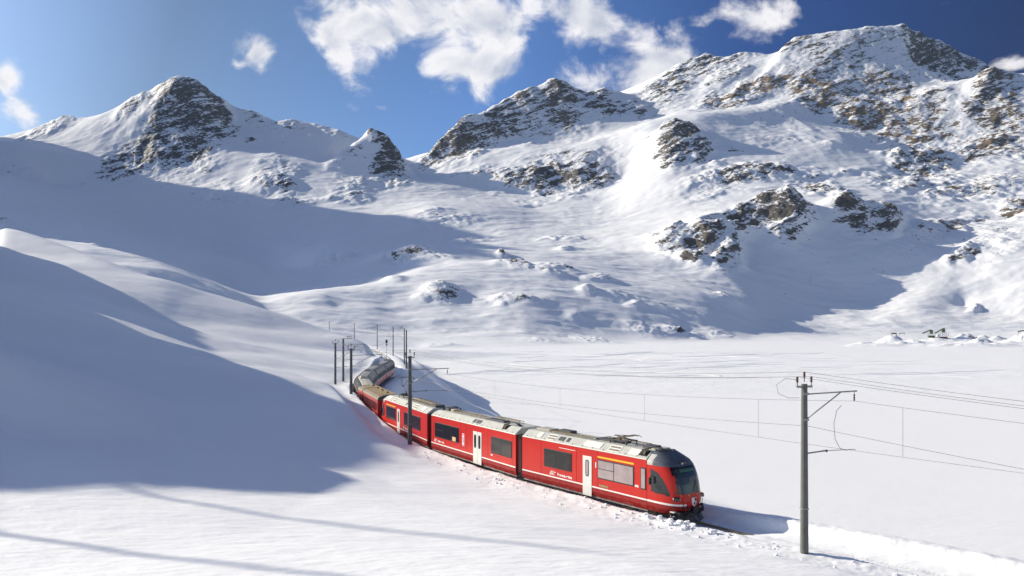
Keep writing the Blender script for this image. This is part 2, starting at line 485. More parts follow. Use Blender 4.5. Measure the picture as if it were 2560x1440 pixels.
# unseen crest shaped to shade the left slopes, then the left massif
def crest_pq(*L): return [(-.906 * 3600 + .423 * q_, .423 * 3600 + .906 * q_, z_) for q_, z_ in L]
line(crest_pq((480, 800), (600, 1000), (680, 1300), (760, 1470), (840, 1400), (930, 1520), (1040, 1430), (1130, 1500), (1230, 1400), (1330, 1520), (1430, 1440), (1530, 1520), (1620, 1420), (1720, 1500), (1800, 1400), (1850, 1430), (1900, 1270), (1980, 980), (2080, 820)))
line([(u_ * y_, y_, (HZ - 357) / FPX * y_) for u_, y_ in ((-.692, 2950), (-.692, 3150), (-.692, 3400))])
line([(-2600, 1900, 560), (-2350, 2150, 640), (-2200, 2450, 640), (-2060, 2700, 600)])
LM = px( (0, 356, 3100), (40, 348, 3150), (100, 320, 3200), (150, 304, 3200), (230, 283, 3200), (262, 285, 3200), (300, 262, 3150), (345, 236, 3150), (375, 229, 3150), (400, 210, 3150), (430, 197, 3120), (445, 192, 3120), (480, 199, 3120), (500, 212, 3120), (530, 240, 3120), (560, 266, 3100), (592, 304, 3100), (650, 304, 3100), (690, 301, 3100), (722, 293, 3100), (760, 299, 3100), (830, 318, 3050), (880, 331, 3000), (960, 360, 3050), (1000, 392, 3050), (1035, 416, 3050), (1060, 416, 3100))
line(LM)
line(px((-1400, 420, 4200), (0, 430, 4200), (440, 400, 4200), (800, 430, 4200), (1040, 445, 3900), (1060, 440, 4000)))
line(px((438, 200, 3090), (428, 240, 3020), (412, 272, 2970), (380, 320, 2880), (350, 355, 2800), (300, 395, 2700), (235, 400, 2650)))
line(px((480, 205, 3080), (500, 262, 2980), (540, 330, 2880), (560, 365, 2780)))
line(px((330, 300, 2960), (260, 330, 2950), (150, 352, 2950), (60, 362, 2900)))
line(px((395, 410, 2620), (470, 400, 2640), (530, 375, 2700), (600, 345, 2850), (640, 350, 2850)))
line(px((700, 345, 2850), (800, 370, 2750), (860, 400, 2650)))
line(px((250, 440, 2530), (330, 435, 2560), (430, 415, 2580)))
# the knob in front of the saddle
line(px((868, 366, 2650), (893, 348, 2640), (905, 330, 2640), (925, 318, 2640), (945, 325, 2640), (968, 346, 2630), (990, 388, 2620), (1005, 412, 2600), (1022, 432, 2560), (1042, 455, 2480)))
line(px((870, 400, 2780), (930, 385, 2820), (1000, 420, 2800), (1045, 440, 2750)))
line(px((930, 330, 2600), (950, 370, 2540), (970, 410, 2480), (990, 440, 2430)))
# ---- right massif: skyline
line(px((1036, 414, 3000), (1056, 398, 3000), (1075, 378, 3020), (1112, 334, 3060), (1150, 300, 3100), (1190, 282, 3150), (1240, 261, 3200), (1275, 238, 3250), (1310, 222, 3300), (1345, 208, 3300), (1386, 192, 3300), (1400, 200, 3300), (1425, 214, 3300), (1455, 240, 3300), (1468, 229, 3350), (1500, 226, 3350), (1545, 232, 3350), (1590, 246, 3400), (1612, 222, 3450), (1650, 203, 3500), (1700, 178, 3550), (1740, 148, 3600), (1770, 131, 3600), (1800, 140, 3600), (1850, 150, 3600), (1935, 149, 3600),
        (1955, 125, 3500), (1985, 94, 3480), (2012, 87, 3480), (2045, 102, 3480), (2100, 84, 3450), (2150, 68, 3400), (2195, 54, 3400), (2245, 50, 3400), (2275, 60, 3400), (2340, 102, 3450), (2400, 128, 3500), (2460, 163, 3550), (2500, 190, 3550), (2600, 210, 3500), (3200, 100, 3400)))
line(px((1040, 445, 3900), (1386, 300, 4400), (1600, 330, 4400), (1900, 300, 4500), (2240, 250, 4500), (2600, 330, 4500), (3200, 330, 4300)))
# face foot above the glacier basin
line(px((1120, 395, 2960), (1185, 372, 2960), (1250, 362, 2980), (1350, 345, 3020), (1430, 318, 3080), (1480, 300, 3120), (1560, 290, 3150), (1640, 292, 3150), (1700, 282, 3120)))
line(px((1386, 196, 3290), (1400, 240, 3220), (1420, 280, 3160), (1440, 300, 3120)))
line(px((1185, 285, 3130), (1180, 320, 3060), (1170, 350, 2980)))
# convex glacier edge, catching the light
line(px((1040, 420, 2900), (1100, 405, 2850), (1165, 385, 2820), (1200, 376, 2800), (1300, 364, 2750), (1440, 357, 2700), (1500, 340, 2720), (1560, 322, 2740), (1640, 300, 2760), (1750, 283, 2800), (1850, 276, 2850), (1960, 258, 2950)))
line(px((1200, 381, 2900), (1300, 372, 2880), (1430, 366, 2850), (1560, 326, 2920), (1700, 290, 2990), (1830, 276, 3040), (1900, 262, 3080)))
line(px((1050, 440, 2700), (1160, 425, 2600), (1250, 415, 2550), (1350, 400, 2520), (1470, 385, 2500), (1530, 375, 2520), (1600, 345, 2560), (1660, 310, 2600)))
line(px((1200, 470, 2350), (1240, 478, 2300), (1330, 490, 2250), (1420, 480, 2280), (1560, 450, 2350), (1600, 440, 2350)))
line(px((1180, 500, 2150), (1330, 520, 2100), (1500, 500, 2150), (1650, 480, 2200)))
line(px((1350, 560, 1850), (1500, 560, 1900), (1650, 560, 1900)))
# knob right of the glacier tongue, and the upper plateau
line(px((1640, 322, 2580), (1665, 306, 2580), (1710, 312, 2570), (1745, 340, 2550), (1790, 350, 2550), (1800, 370, 2520)))
line(px((1650, 375, 2480), (1700, 385, 2450), (1760, 412, 2420), (1800, 400, 2450)))
line(px((1800, 330, 2640), (1900, 345, 2600), (2000, 345, 2600), (2100, 350, 2560), (2200, 370, 2500)))
line(px((1750, 300, 2740), (1850, 310, 2780), (1950, 300, 2820), (2010, 310, 2800), (2100, 330, 2700), (2200, 385, 2550), (2215, 400, 2450)))
line(px((1700, 470, 2230), (1780, 450, 2280), (1860, 425, 2330), (1950, 425, 2330), (2050, 440, 2300), (2150, 440, 2300)))
line(px((1750, 490, 2180), (1900, 470, 2200), (1990, 480, 2200)))
line(px((1820, 512, 1800), (1900, 494, 1800), (1965, 484, 1790), (2010, 486, 1800), (2060, 494, 1810), (2130, 508, 1820), (2200, 515, 1830), (2260, 515, 1840)))
line(px((1800, 570, 1690), (1880, 568, 1700), (1960, 550, 1710), (2005, 540, 1730)))
line(px((1980, 465, 2150), (2050, 470, 2150), (2120, 500, 2050), (2180, 505, 2050), (2250, 510, 2050), (2300, 520, 2050)))
line(px((2080, 560, 1770), (2150, 568, 1770), (2240, 556, 1790), (2290, 540, 1840)))
line(px((1640, 585, 1680), (1690, 562, 1690), (1740, 550, 1690), (1790, 552, 1680), (1815, 580, 1650), (1840, 640, 1600), (1862, 690, 1540)))
line(px((1640, 650, 1560), (1700, 650, 1560), (1770, 665, 1530), (1830, 695, 1500)))
line(px((1860, 620, 1720), (1890, 680, 1600), (1900, 730, 1500)))
# bowl on the right and its rim
line(px((2000, 640, 1660), (2100, 625, 1680), (2180, 622, 1680), (2260, 650, 1650), (2340, 680, 1620)))
line(px((2030, 600, 1720), (2150, 606, 1730), (2250, 605, 1740), (2350, 590, 1760)))
line(px((1930, 735, 1450), (2050, 735, 1450), (2200, 740, 1450), (2330, 745, 1440)))
line(px((1980, 780, 1430), (2100, 790, 1430), (2250, 785, 1420)))
line(px((2300, 720, 1500), (2400, 690, 1530), (2480, 650, 1580), (2560, 600, 1650), (3200, 400, 1800)))
line(px((2150, 812, 1380), (2300, 790, 1400), (2450, 760, 1420), (2560, 730, 1450), (3200, 600, 1500)))
# summit spur and the big face
line(px((2262, 60, 3380), (2255, 110, 3300), (2252, 150, 3230), (2290, 162, 3200), (2335, 182, 3150), (2350, 200, 3100), (2395, 206, 3050)))
line(px((2400, 206, 2950), (2440, 195, 2950), (2465, 178, 2950), (2490, 168, 2950), (2560, 182, 2950), (3200, 120, 2900)))
line(px((2300, 230, 3330), (2420, 215, 3300), (2500, 230, 3250)))
line(px((1740, 272, 3080), (1850, 270, 3080), (1960, 243, 3100), (2010, 246, 3050), (2060, 290, 2950), (2110, 322, 2850), (2180, 345, 2800), (2250, 370, 2700), (2330, 420, 2550)))
line(px((2100, 250, 3020), (2200, 262, 2950), (2300, 290, 2850), (2400, 330, 2700), (2560, 370, 2550), (3200, 350, 2500)))
line(px((2230, 400, 2480), (2300, 380, 2500), (2330, 450, 2350), (2450, 440, 2300), (2560, 430, 2300)))
line(px((2200, 470, 2200), (2300, 470, 2200), (2420, 500, 2100), (2560, 500, 2050), (3200, 450, 2000)))
line(px((2350, 570, 1900), (2450, 560, 1900), (2560, 540, 1900)))
# far rear
line([(k * 9000, 9000, 300) for k in (-3.2, -1.6, -0.8, 0, 0.8, 1.6, 3.2)])
line([(k * 6000, 6000, 500) for k in (-3.2, -1.6, -0.8, 0, 0.8, 1.6, 3.2)])
for k in (-3.2, -2.4, 2.4, 3.2):
    for (y, z) in ((100, -24 if k > 0 else 40), (300, -20 if k > 0 else 60), (800, 60), (1500, 300), (2500, 800)):
        addp(k * y, y, z)
for (k, y, z) in ((-1.4, 600, 60), (-1.6, 1100, 260), (1.2, 800, LAKE), (1.2, 1300, 60), (-1.0, 500, 20)):
    addp(k * y, y, z)

# ------------------------------------------------------------------ raster of the surface
U0, U1, V0, V1 = -3.2, 3.2, math.log(3.0), math.log(9000)
def uw(u):      # finer columns inside the view
    u = np.asarray(u, dtype=float); return np.arcsinh(u / 0.75) / math.asinh(3.2 / 0.75)
NU, NV = 2200, 1700
def surface():
    vs, es, fs, ov, oe, of = delaunay_2d_cdt([Vector((float(uw(a)), b)) for a, b, c in ctrl_v], ctrl_e, [], 0, 1e-6)
    z = np.zeros(len(vs)); P = np.array([(v.x, v.y) for v in vs])
    zc = np.array([c for a, b, c in ctrl_v]); pc = np.array([(float(uw(a)), b) for a, b, c in ctrl_v])
    edges_in = ctrl_e
    for i in range(len(vs)):
        if ov[i]:
            z[i] = zc[ov[i][0]]
        else:       # crossing of two break lines: interpolate along the nearest of them
            best = None
            for (a, b) in edges_in:
                d_ = pc[b] - pc[a]; t = float(np.dot(P[i] - pc[a], d_) / np.dot(d_, d_))
                if 0 <= t <= 1:
                    e_ = np.linalg.norm(pc[a] + d_ * t - P[i])
                    if best is None or e_ < best[0]: best = (e_, zc[a] * (1 - t) + zc[b] * t)
            z[i] = best[1] if best else 0
    G = np.zeros((NV, NU), np.float32)
    us = np.linspace(-1, 1, NU); vv = np.linspace(V0, V1, NV)
    for f in fs:
        for k in range(1, len(f) - 1):
            a, b, c = f[0], f[k], f[k + 1]
            A, B, D = P[a], P[b], P[c]
            i0 = np.searchsorted(us, min(A[0], B[0], D[0]) - 1e-9); i1 = np.searchsorted(us, max(A[0], B[0], D[0]) + 1e-9)
            j0 = np.searchsorted(vv, min(A[1], B[1], D[1]) - 1e-9); j1 = np.searchsorted(vv, max(A[1], B[1], D[1]) + 1e-9)
            if i1 <= i0 or j1 <= j0: continue
            den = (B[1] - D[1]) * (A[0] - D[0]) + (D[0] - B[0]) * (A[1] - D[1])
            if abs(den) < 1e-14: continue
            gx = us[i0:i1][None, :]; gy = vv[j0:j1][:, None]
            w0 = ((B[1] - D[1]) * (gx - D[0]) + (D[0] - B[0]) * (gy - D[1])) / den
            w1 = ((D[1] - A[1]) * (gx - D[0]) + (A[0] - D[0]) * (gy - D[1])) / den
            w2 = 1 - w0 - w1
            ins = (w0 >= -1e-7) & (w1 >= -1e-7) & (w2 >= -1e-7)
            G[j0:j1, i0:i1][ins] = (w0 * z[a] + w1 * z[b] + w2 * z[c])[ins]
    return G

def gblur(A, sy, sx):
    for ax, s_ in ((0, sy), (1, sx)):
        n = A.shape[ax]; pad = int(4 * s_) + 2
        w_ = [(0, 0), (0, 0)]; w_[ax] = (pad, pad)
        B = np.pad(A, w_, mode='edge')
        fr = np.fft.rfftfreq(B.shape[ax])
        g = np.exp(-2 * (math.pi * fr * s_) ** 2)
        g = g[:, None] if ax == 0 else g[None, :]
        B = np.fft.irfft(np.fft.rfft(B, axis=ax) * g, n=B.shape[ax], axis=ax)
        A = B[pad:pad + n] if ax == 0 else B[:, pad:pad + n]
    return A.astype(np.float32)

# rough, rocky places (px, py, rx, ry, rotation, depth, strength, ochre)
ROCKS = [
 (440, 300, 95, 90, 0, 3000, .75, .1), (500, 300, 70, 60, 30, 3000, .95, .1), (400, 370, 60, 45, -30, 2800, .95, .05), (500, 370, 60, 45, 0, 2750, .95, .1), (340, 400, 90, 30, -15, 2650, .95, .1), (540, 320, 60, 30, 40, 3000, .9, .1), (470, 220, 45, 25, 0, 3100, .7, 0), (330, 260, 60, 20, -25, 3150, .7, 0), (130, 320, 90, 20, -20, 3180, .75, .1),
 (720, 322, 45, 16, 0, 3000, .65, 0), (640, 306, 40, 8, 0, 3090, .6, 0), (830, 322, 50, 8, 12, 3050, .55, 0), (620, 345, 40, 10, 0, 2870, .6, 0),
 (945, 345, 22, 22, 0, 2620, 1.0, 0), (965, 380, 32, 45, 35, 2560, 1.2, 0), (985, 430, 40, 30, 20, 2440, 1.15, 0), (915, 335, 20, 14, 0, 2640, .9, 0),
 (545, 470, 60, 25, 0, 2250, .45, .1), (560, 505, 35, 22, 0, 2120, .72, .1), (680, 480, 60, 26, 10, 2200, .82, .1), (720, 515, 45, 20, 0, 2050, .8, .1), (705, 415, 45, 18, 20, 2430, .75, .1), (900, 475, 55, 20, 0, 2250, .78, .1), (880, 510, 50, 22, 0, 2080, .6, .1), (820, 495, 40, 12, 0, 2100, .6, .1), (850, 410, 50, 18, 0, 2500, .5, 0),
 (350, 455, 110, 10, -5, 2480, .45, .1), (20, 440, 40, 70, 0, 2150, .45, .1), (10, 575, 35, 35, 0, 1270, .9, .1), (230, 650, 22, 12, 0, 1000, .7, .1), (60, 600, 60, 14, 0, 1200, .5, 0), (320, 500, 60, 30, -20, 2000, .3, .1),
 (1080, 385, 40, 40, -45, 2990, 1.0, 0), (1150, 350, 45, 40, -30, 3030, 1.0, .1), (1130, 395, 40, 14, -25, 2890, .8, 0), (1240, 290, 80, 30, -22, 3130, .8, .1), (1210, 350, 110, 12, -6, 3000, .9, .3), (1330, 250, 70, 35, -20, 3230, .75, .15), (1400, 240, 50, 45, 20, 3230, .9, .1), (1400, 300, 80, 26, 10, 3130, .8, .3), (1320, 350, 40, 10, 0, 2890, .6, 0), (1500, 260, 60, 35, 10, 3250, 1.05, .1), (1590, 285, 80, 25, 0, 3200, .7, .1), (1190, 390, 20, 10, 20, 2800, .9, 0),
 (1700, 200, 120, 50, -28, 3480, .95, .1), (1780, 150, 70, 22, 10, 3580, 1.0, .1), (1830, 190, 80, 30, -30, 3450, .8, .15),
 (1420, 430, 130, 36, 5, 2400, .92, .05), (1330, 470, 110, 22, 12, 2320, 1.1, .05), (1480, 460, 80, 22, -5, 2330, 1.1, .05), (1270, 445, 60, 18, 15, 2430, .7, .05), (1180, 440, 70, 14, 0, 2500, .55, 0), (1330, 520, 60, 12, 0, 2080, .45, 0),
 (1690, 345, 45, 38, 15, 2530, 1.25, .1), (1760, 385, 40, 22, 20, 2460, 1.15, .1), (1720, 325, 60, 20, 10, 2560, .9, .1), (1850, 370, 60, 14, 0, 2500, .5, 0), (1960, 355, 90, 14, 0, 2570, .4, .1), (2080, 372, 30, 14, 0, 2550, .45, .1),
 (1830, 440, 110, 16, -8, 2300, 1.0, 0), (1930, 435, 60, 16, 0, 2320, 1.0, 0), (2010, 445, 60, 12, 0, 2280, .6, 0), (1800, 480, 100, 20, 0, 2150, .5, 0),
 (1950, 520, 70, 34, 0, 1760, 1.05, .1), (1880, 545, 95, 28, -12, 1745, 1.15, .1), (1840, 540, 60, 20, 0, 1750, .6, .1),
 (2050, 480, 70, 20, 10, 2150, 1.1, .1), (2120, 530, 60, 26, 12, 1810, 1.1, .1), (2200, 548, 55, 20, 0, 1810, 1.1, .15), (2220, 520, 60, 14, 0, 1850, .75, .3),
 (1760, 590, 45, 42, 20, 1650, 1.0, .25), (1680, 600, 45, 28, 0, 1640, .8, .1), (1730, 625, 60, 30, 20, 1600, .95, .2), (1825, 650, 35, 45, 30, 1580, .95, .2), (1690, 572, 25, 10, 0, 1685, 1.0, 0), (1630, 610, 30, 12, 20, 1640, .6, 0),
 (2100, 170, 230, 110, -20, 3300, .52, .12), (2300, 110, 60, 45, 0, 3420, 1.1, .05), (2380, 150, 70, 30, 20, 3450, 1.1, .05), (2430, 185, 50, 20, 20, 3500, .9, 0), (2000, 110, 60, 22, -20, 3470, .95, .1), (1870, 240, 150, 24, -8, 3150, .95, 1.0), (2040, 255, 90, 30, 12, 3080, 1.0, 1.0), (1790, 262, 60, 18, -5, 3120, 1.0, 1.0), (2170, 300, 150, 55, 18, 2880, .88, .75), (2330, 130, 90, 50, 30, 3350, 1.15, .05), (2380, 175, 80, 30, 15, 3250, 1.15, .05), (2260, 250, 140, 60, 20, 2950, .78, .6), (2300, 330, 120, 60, 15, 2700, .82, .6), (2330, 400, 90, 50, -30, 2450, 1.0, .25), (2480, 190, 60, 25, 0, 2900, .95, .4), (2500, 260, 110, 60, 0, 2750, .78, .4), (2480, 350, 120, 50, 0, 2550, .98, .5), (2300, 450, 110, 35, -10, 2250, .95, .3), (2430, 470, 150, 30, -10, 2150, .78, .4), (2400, 570, 150, 40, -20, 1850, .68, .5), (2530, 520, 70, 50, 0, 1950, .85, .4), (2400, 650, 40, 14, -15, 1650, .8, .1), (2500, 620, 90, 40, 0, 1700, .5, .2), (2120, 440, 60, 12, 0, 2300, .5, 0), (2250, 385, 50, 30, -30, 2500, 1.0, .1),  # rock on the summit's right face also spread to paint its shade
 (845, 630, 60, 14, -8, 1500, .72, .1), (1040, 640, 70, 30, 12, 1420, .95, .25), (1000, 620, 40, 14, 0, 1440, .7, .1), (1100, 560, 80, 30, -20, 1700, .5, .1), (1080, 540, 60, 25, 0, 1750, .5, .1), (1180, 590, 50, 14, 0, 1600, .5, .1), (1400, 590, 60, 14, 0, 1620, .62, .1), (1250, 630, 12, 5, 0, 1500, .9, 0), (1430, 615, 30, 8, 0, 1550, .5, 0),
 (1100, 742, 38, 24, 0, 1040, 1.2, .2), (1060, 752, 20, 12, 0, 1020, .9, .2), (1290, 758, 60, 12, 0, 1030, 1.25, .2), (1255, 765, 16, 12, 0, 1020, 1.0, .1), (1290, 668, 40, 6, 6, 1240, 1.2, .1), (1400, 675, 55, 10, 5, 1250, .95, .1), (1350, 685, 40, 6, 5, 1220, .9, .1), (1500, 700, 25, 6, 0, 1220, 1.1, .1), (1560, 745, 60, 9, 0, 1120, .7, .1), (1470, 738, 18, 5, 0, 1120, .8, .1), (1820, 742, 25, 12, 0, 1230, 1.1, .1), (1690, 828, 28, 6, 0, 1020, 1.15, .1), (1740, 832, 14, 6, 0, 1020, .9, .1), (1590, 750, 16, 6, 0, 1100, 1.0, .1), (990, 720, 20, 12, 0, 1120, .6, .1), (1450, 790, 20, 6, 0, 1000, .5, .1), (1670, 760, 80, 8, 0, 1120, .45, .1),
 (2410, 745, 12, 4, 0, 1450, .8, 0), (1100, 868, 40, 5, 0, 755, .45, .2)]

def perlin(x, y, seed):
    rs = np.random.RandomState(seed)
    perm = rs.permutation(512).astype(np.int32); ang = (rs.rand(512) * 2 * np.pi).astype(np.float32)
    gx, gy = np.cos(ang), np.sin(ang)
    x = np.asarray(x, np.float64); y = np.asarray(y, np.float64)
    xi = np.floor(x).astype(np.int64); yi = np.floor(y).astype(np.int64)
    xf = (x - xi).astype(np.float32); yf = (y - yi).astype(np.float32)
    u_ = xf * xf * xf * (xf * (xf * 6 - 15) + 10); v_ = yf * yf * yf * (yf * (yf * 6 - 15) + 10)
    def g(ix, iy, fx, fy):
        h = perm[(perm[ix & 511] + iy) & 511]
        return gx[h] * fx + gy[h] * fy
    a = g(xi, yi, xf, yf); b = g(xi + 1, yi, xf - 1, yf)
    c = g(xi, yi + 1, xf, yf - 1); e = g(xi + 1, yi + 1, xf - 1, yf - 1)
    a = a + u_ * (b - a); c = c + u_ * (e - c)
    return (a + v_ * (c - a)) * 1.5
def fbm(x, y, wl, octv, seed, gain=0.5, ridged=False):
    s_ = 0; a = 1.0; t = 0
    for k in range(octv):
        n = perlin(x / wl + 17.3 * k, y / wl - 9.1 * k, seed + k)
        if ridged: n = 1 - 2 * np.abs(n)
        s_ = s_ + a * n; t += a
        a *= gain; wl *= 0.5
    return s_ / t

GZ = surface()
# soften: snow strongly, rocky crests little
_us = np.sinh(np.linspace(-1, 1, NU) * math.asinh(3.2 / 0.75)) * 0.75
_vs = np.linspace(V0, V1, NV)
def splat(blobs, val):
    A = np.zeros((NV, NU), np.float32)
    for b in blobs:
        (bx, by, rx, ry, rot, dd, st, oc) = b; dd = dmap(bx, dd)
        if dd < 1450: rx *= 1.35; ry *= 1.1
        u_ = (bx - 1280) / FPX
        # half extents on the map: along the azimuth from rx; in depth from the picture height of the patch on a slope
        du = rx / FPX; dv = max(0.018, ry / FPX * 2.6)
        i0, i1 = np.searchsorted(_us, [u_ - 3 * du - 3 * dv * .5, u_ + 3 * du + 3 * dv * .5]); j0, j1 = np.searchsorted(_vs, [math.log(dd) - 3 * dv - 3 * du, math.log(dd) + 3 * dv + 3 * du])
        if i1 <= i0 or j1 <= j0: continue
        X_ = (_us[i0:i1][None, :] - u_); Y_ = _vs[j0:j1][:, None] - math.log(dd)
        ca, sa = math.cos(R(rot)), math.sin(R(rot))
        yy = -Y_ * du / dv * (rx and ry / rx)      # picture-like frame on the map (up the slope = away)
        a = (X_ * ca + yy * sa) / du; b2 = (-X_ * sa + yy * ca) / (du * ry / rx)
        g = np.exp(-0.9 * (a * a + b2 * b2) ** 1.3) * val(b)
        A[j0:j1, i0:i1] = np.maximum(A[j0:j1, i0:i1], g)
    return A
ROCK = splat(ROCKS, lambda b: b[6] * (0.78 if b[5] < 1450 else 1.0))
OCH = splat(ROCKS, lambda b: b[7])
crisp = np.clip(gblur(ROCK, 4, 4) * 1.6, 0, 1) * np.clip((_vs[:, None] - math.log(1350)) / 0.15, 0.15, 1)
far_w = np.clip((_vs[:, None] - math.log(650)) / 0.5, 0, 1)
Gs = gblur(GZ, 3, 3)
Gb = gblur(GZ, 11, 11)
Gn = gblur(GZ, 3.0, 4.0)
Gc = gblur(GZ, 1.1, 1.2)
soft = Gb * (1 - crisp) + Gc * crisp
# far skyline stays crisp
sky_w = np.clip((_vs[:, None] - math.log(2300)) / 0.15, 0, 1)
soft = soft * (1 - sky_w) + (Gs * (1 - crisp) + Gc * crisp) * sky_w
G_ALL = Gn * (1 - far_w) + soft * far_w

def bil(A, X, Y):
    ui = (uw(X / Y) + 1) / 2 * (NU - 1); vi = (np.log(Y) - V0) / (V1 - V0) * (NV - 1)
    ui = np.clip(ui, 0, NU - 1.001); vi = np.clip(vi, 0, NV - 1.001)
    i = ui.astype(int); j = vi.astype(int); fu = ui - i; fv = vi - j
    return (A[j, i] * (1 - fu) + A[j, i + 1] * fu) * (1 - fv) + (A[j + 1, i] * (1 - fu) + A[j + 1, i + 1] * fu) * fv

_tp = np.array([(p.x, p.y, p.z) for p in TP])
def track_rel(X, Y):
    """signed offset from the line (right positive), rail height and arc length at the nearest place, only near the line"""
    off_ = np.full(X.shape, 99.0); zz = np.zeros(X.shape); ss_ = np.zeros(X.shape)
    xt = np.interp(Y, _tp[:, 1], _tp[:, 0])
    near = (np.abs(X - xt) < 14) & (Y < 460)
    idx = np.nonzero(near)
    x = X[idx]; y = Y[idx]
    best = np.full(x.shape, 1e9); bo = np.zeros(x.shape); bz = np.zeros(x.shape); bs = np.zeros(x.shape)
    for k in range(len(_tp) - 1):
        a = _tp[k]; b = _tp[k + 1]
        sel = np.nonzero((y > min(a[1], b[1]) - 9) & (y < max(a[1], b[1]) + 9))[0]
        if len(sel) == 0: continue
        dx_, dy_ = b[0] - a[0], b[1] - a[1]; L2 = dx_ * dx_ + dy_ * dy_
        t = np.clip(((x[sel] - a[0]) * dx_ + (y[sel] - a[1]) * dy_) / L2, 0, 1)
        ex = x[sel] - a[0] - dx_ * t; ey = y[sel] - a[1] - dy_ * t
        dd = ex * ex + ey * ey
        sg = np.sign(ex * dy_ - ey * dx_)
        up = dd < best[sel]; q = sel[up]
        best[q] = dd[up]; bo[q] = (np.sqrt(dd) * sg)[up]; bz[q] = (a[2] + (b[2] - a[2]) * t)[up]; bs[q] = (TS[k] + math.sqrt(L2) * t)[up]
    off_[idx] = bo; zz[idx] = bz; ss_[idx] = bs
    return off_, zz, ss_
def sstep(a, b, x):
    t = np.clip((x - a) / (b - a), 0, 1); return t * t * (3 - 2 * t)

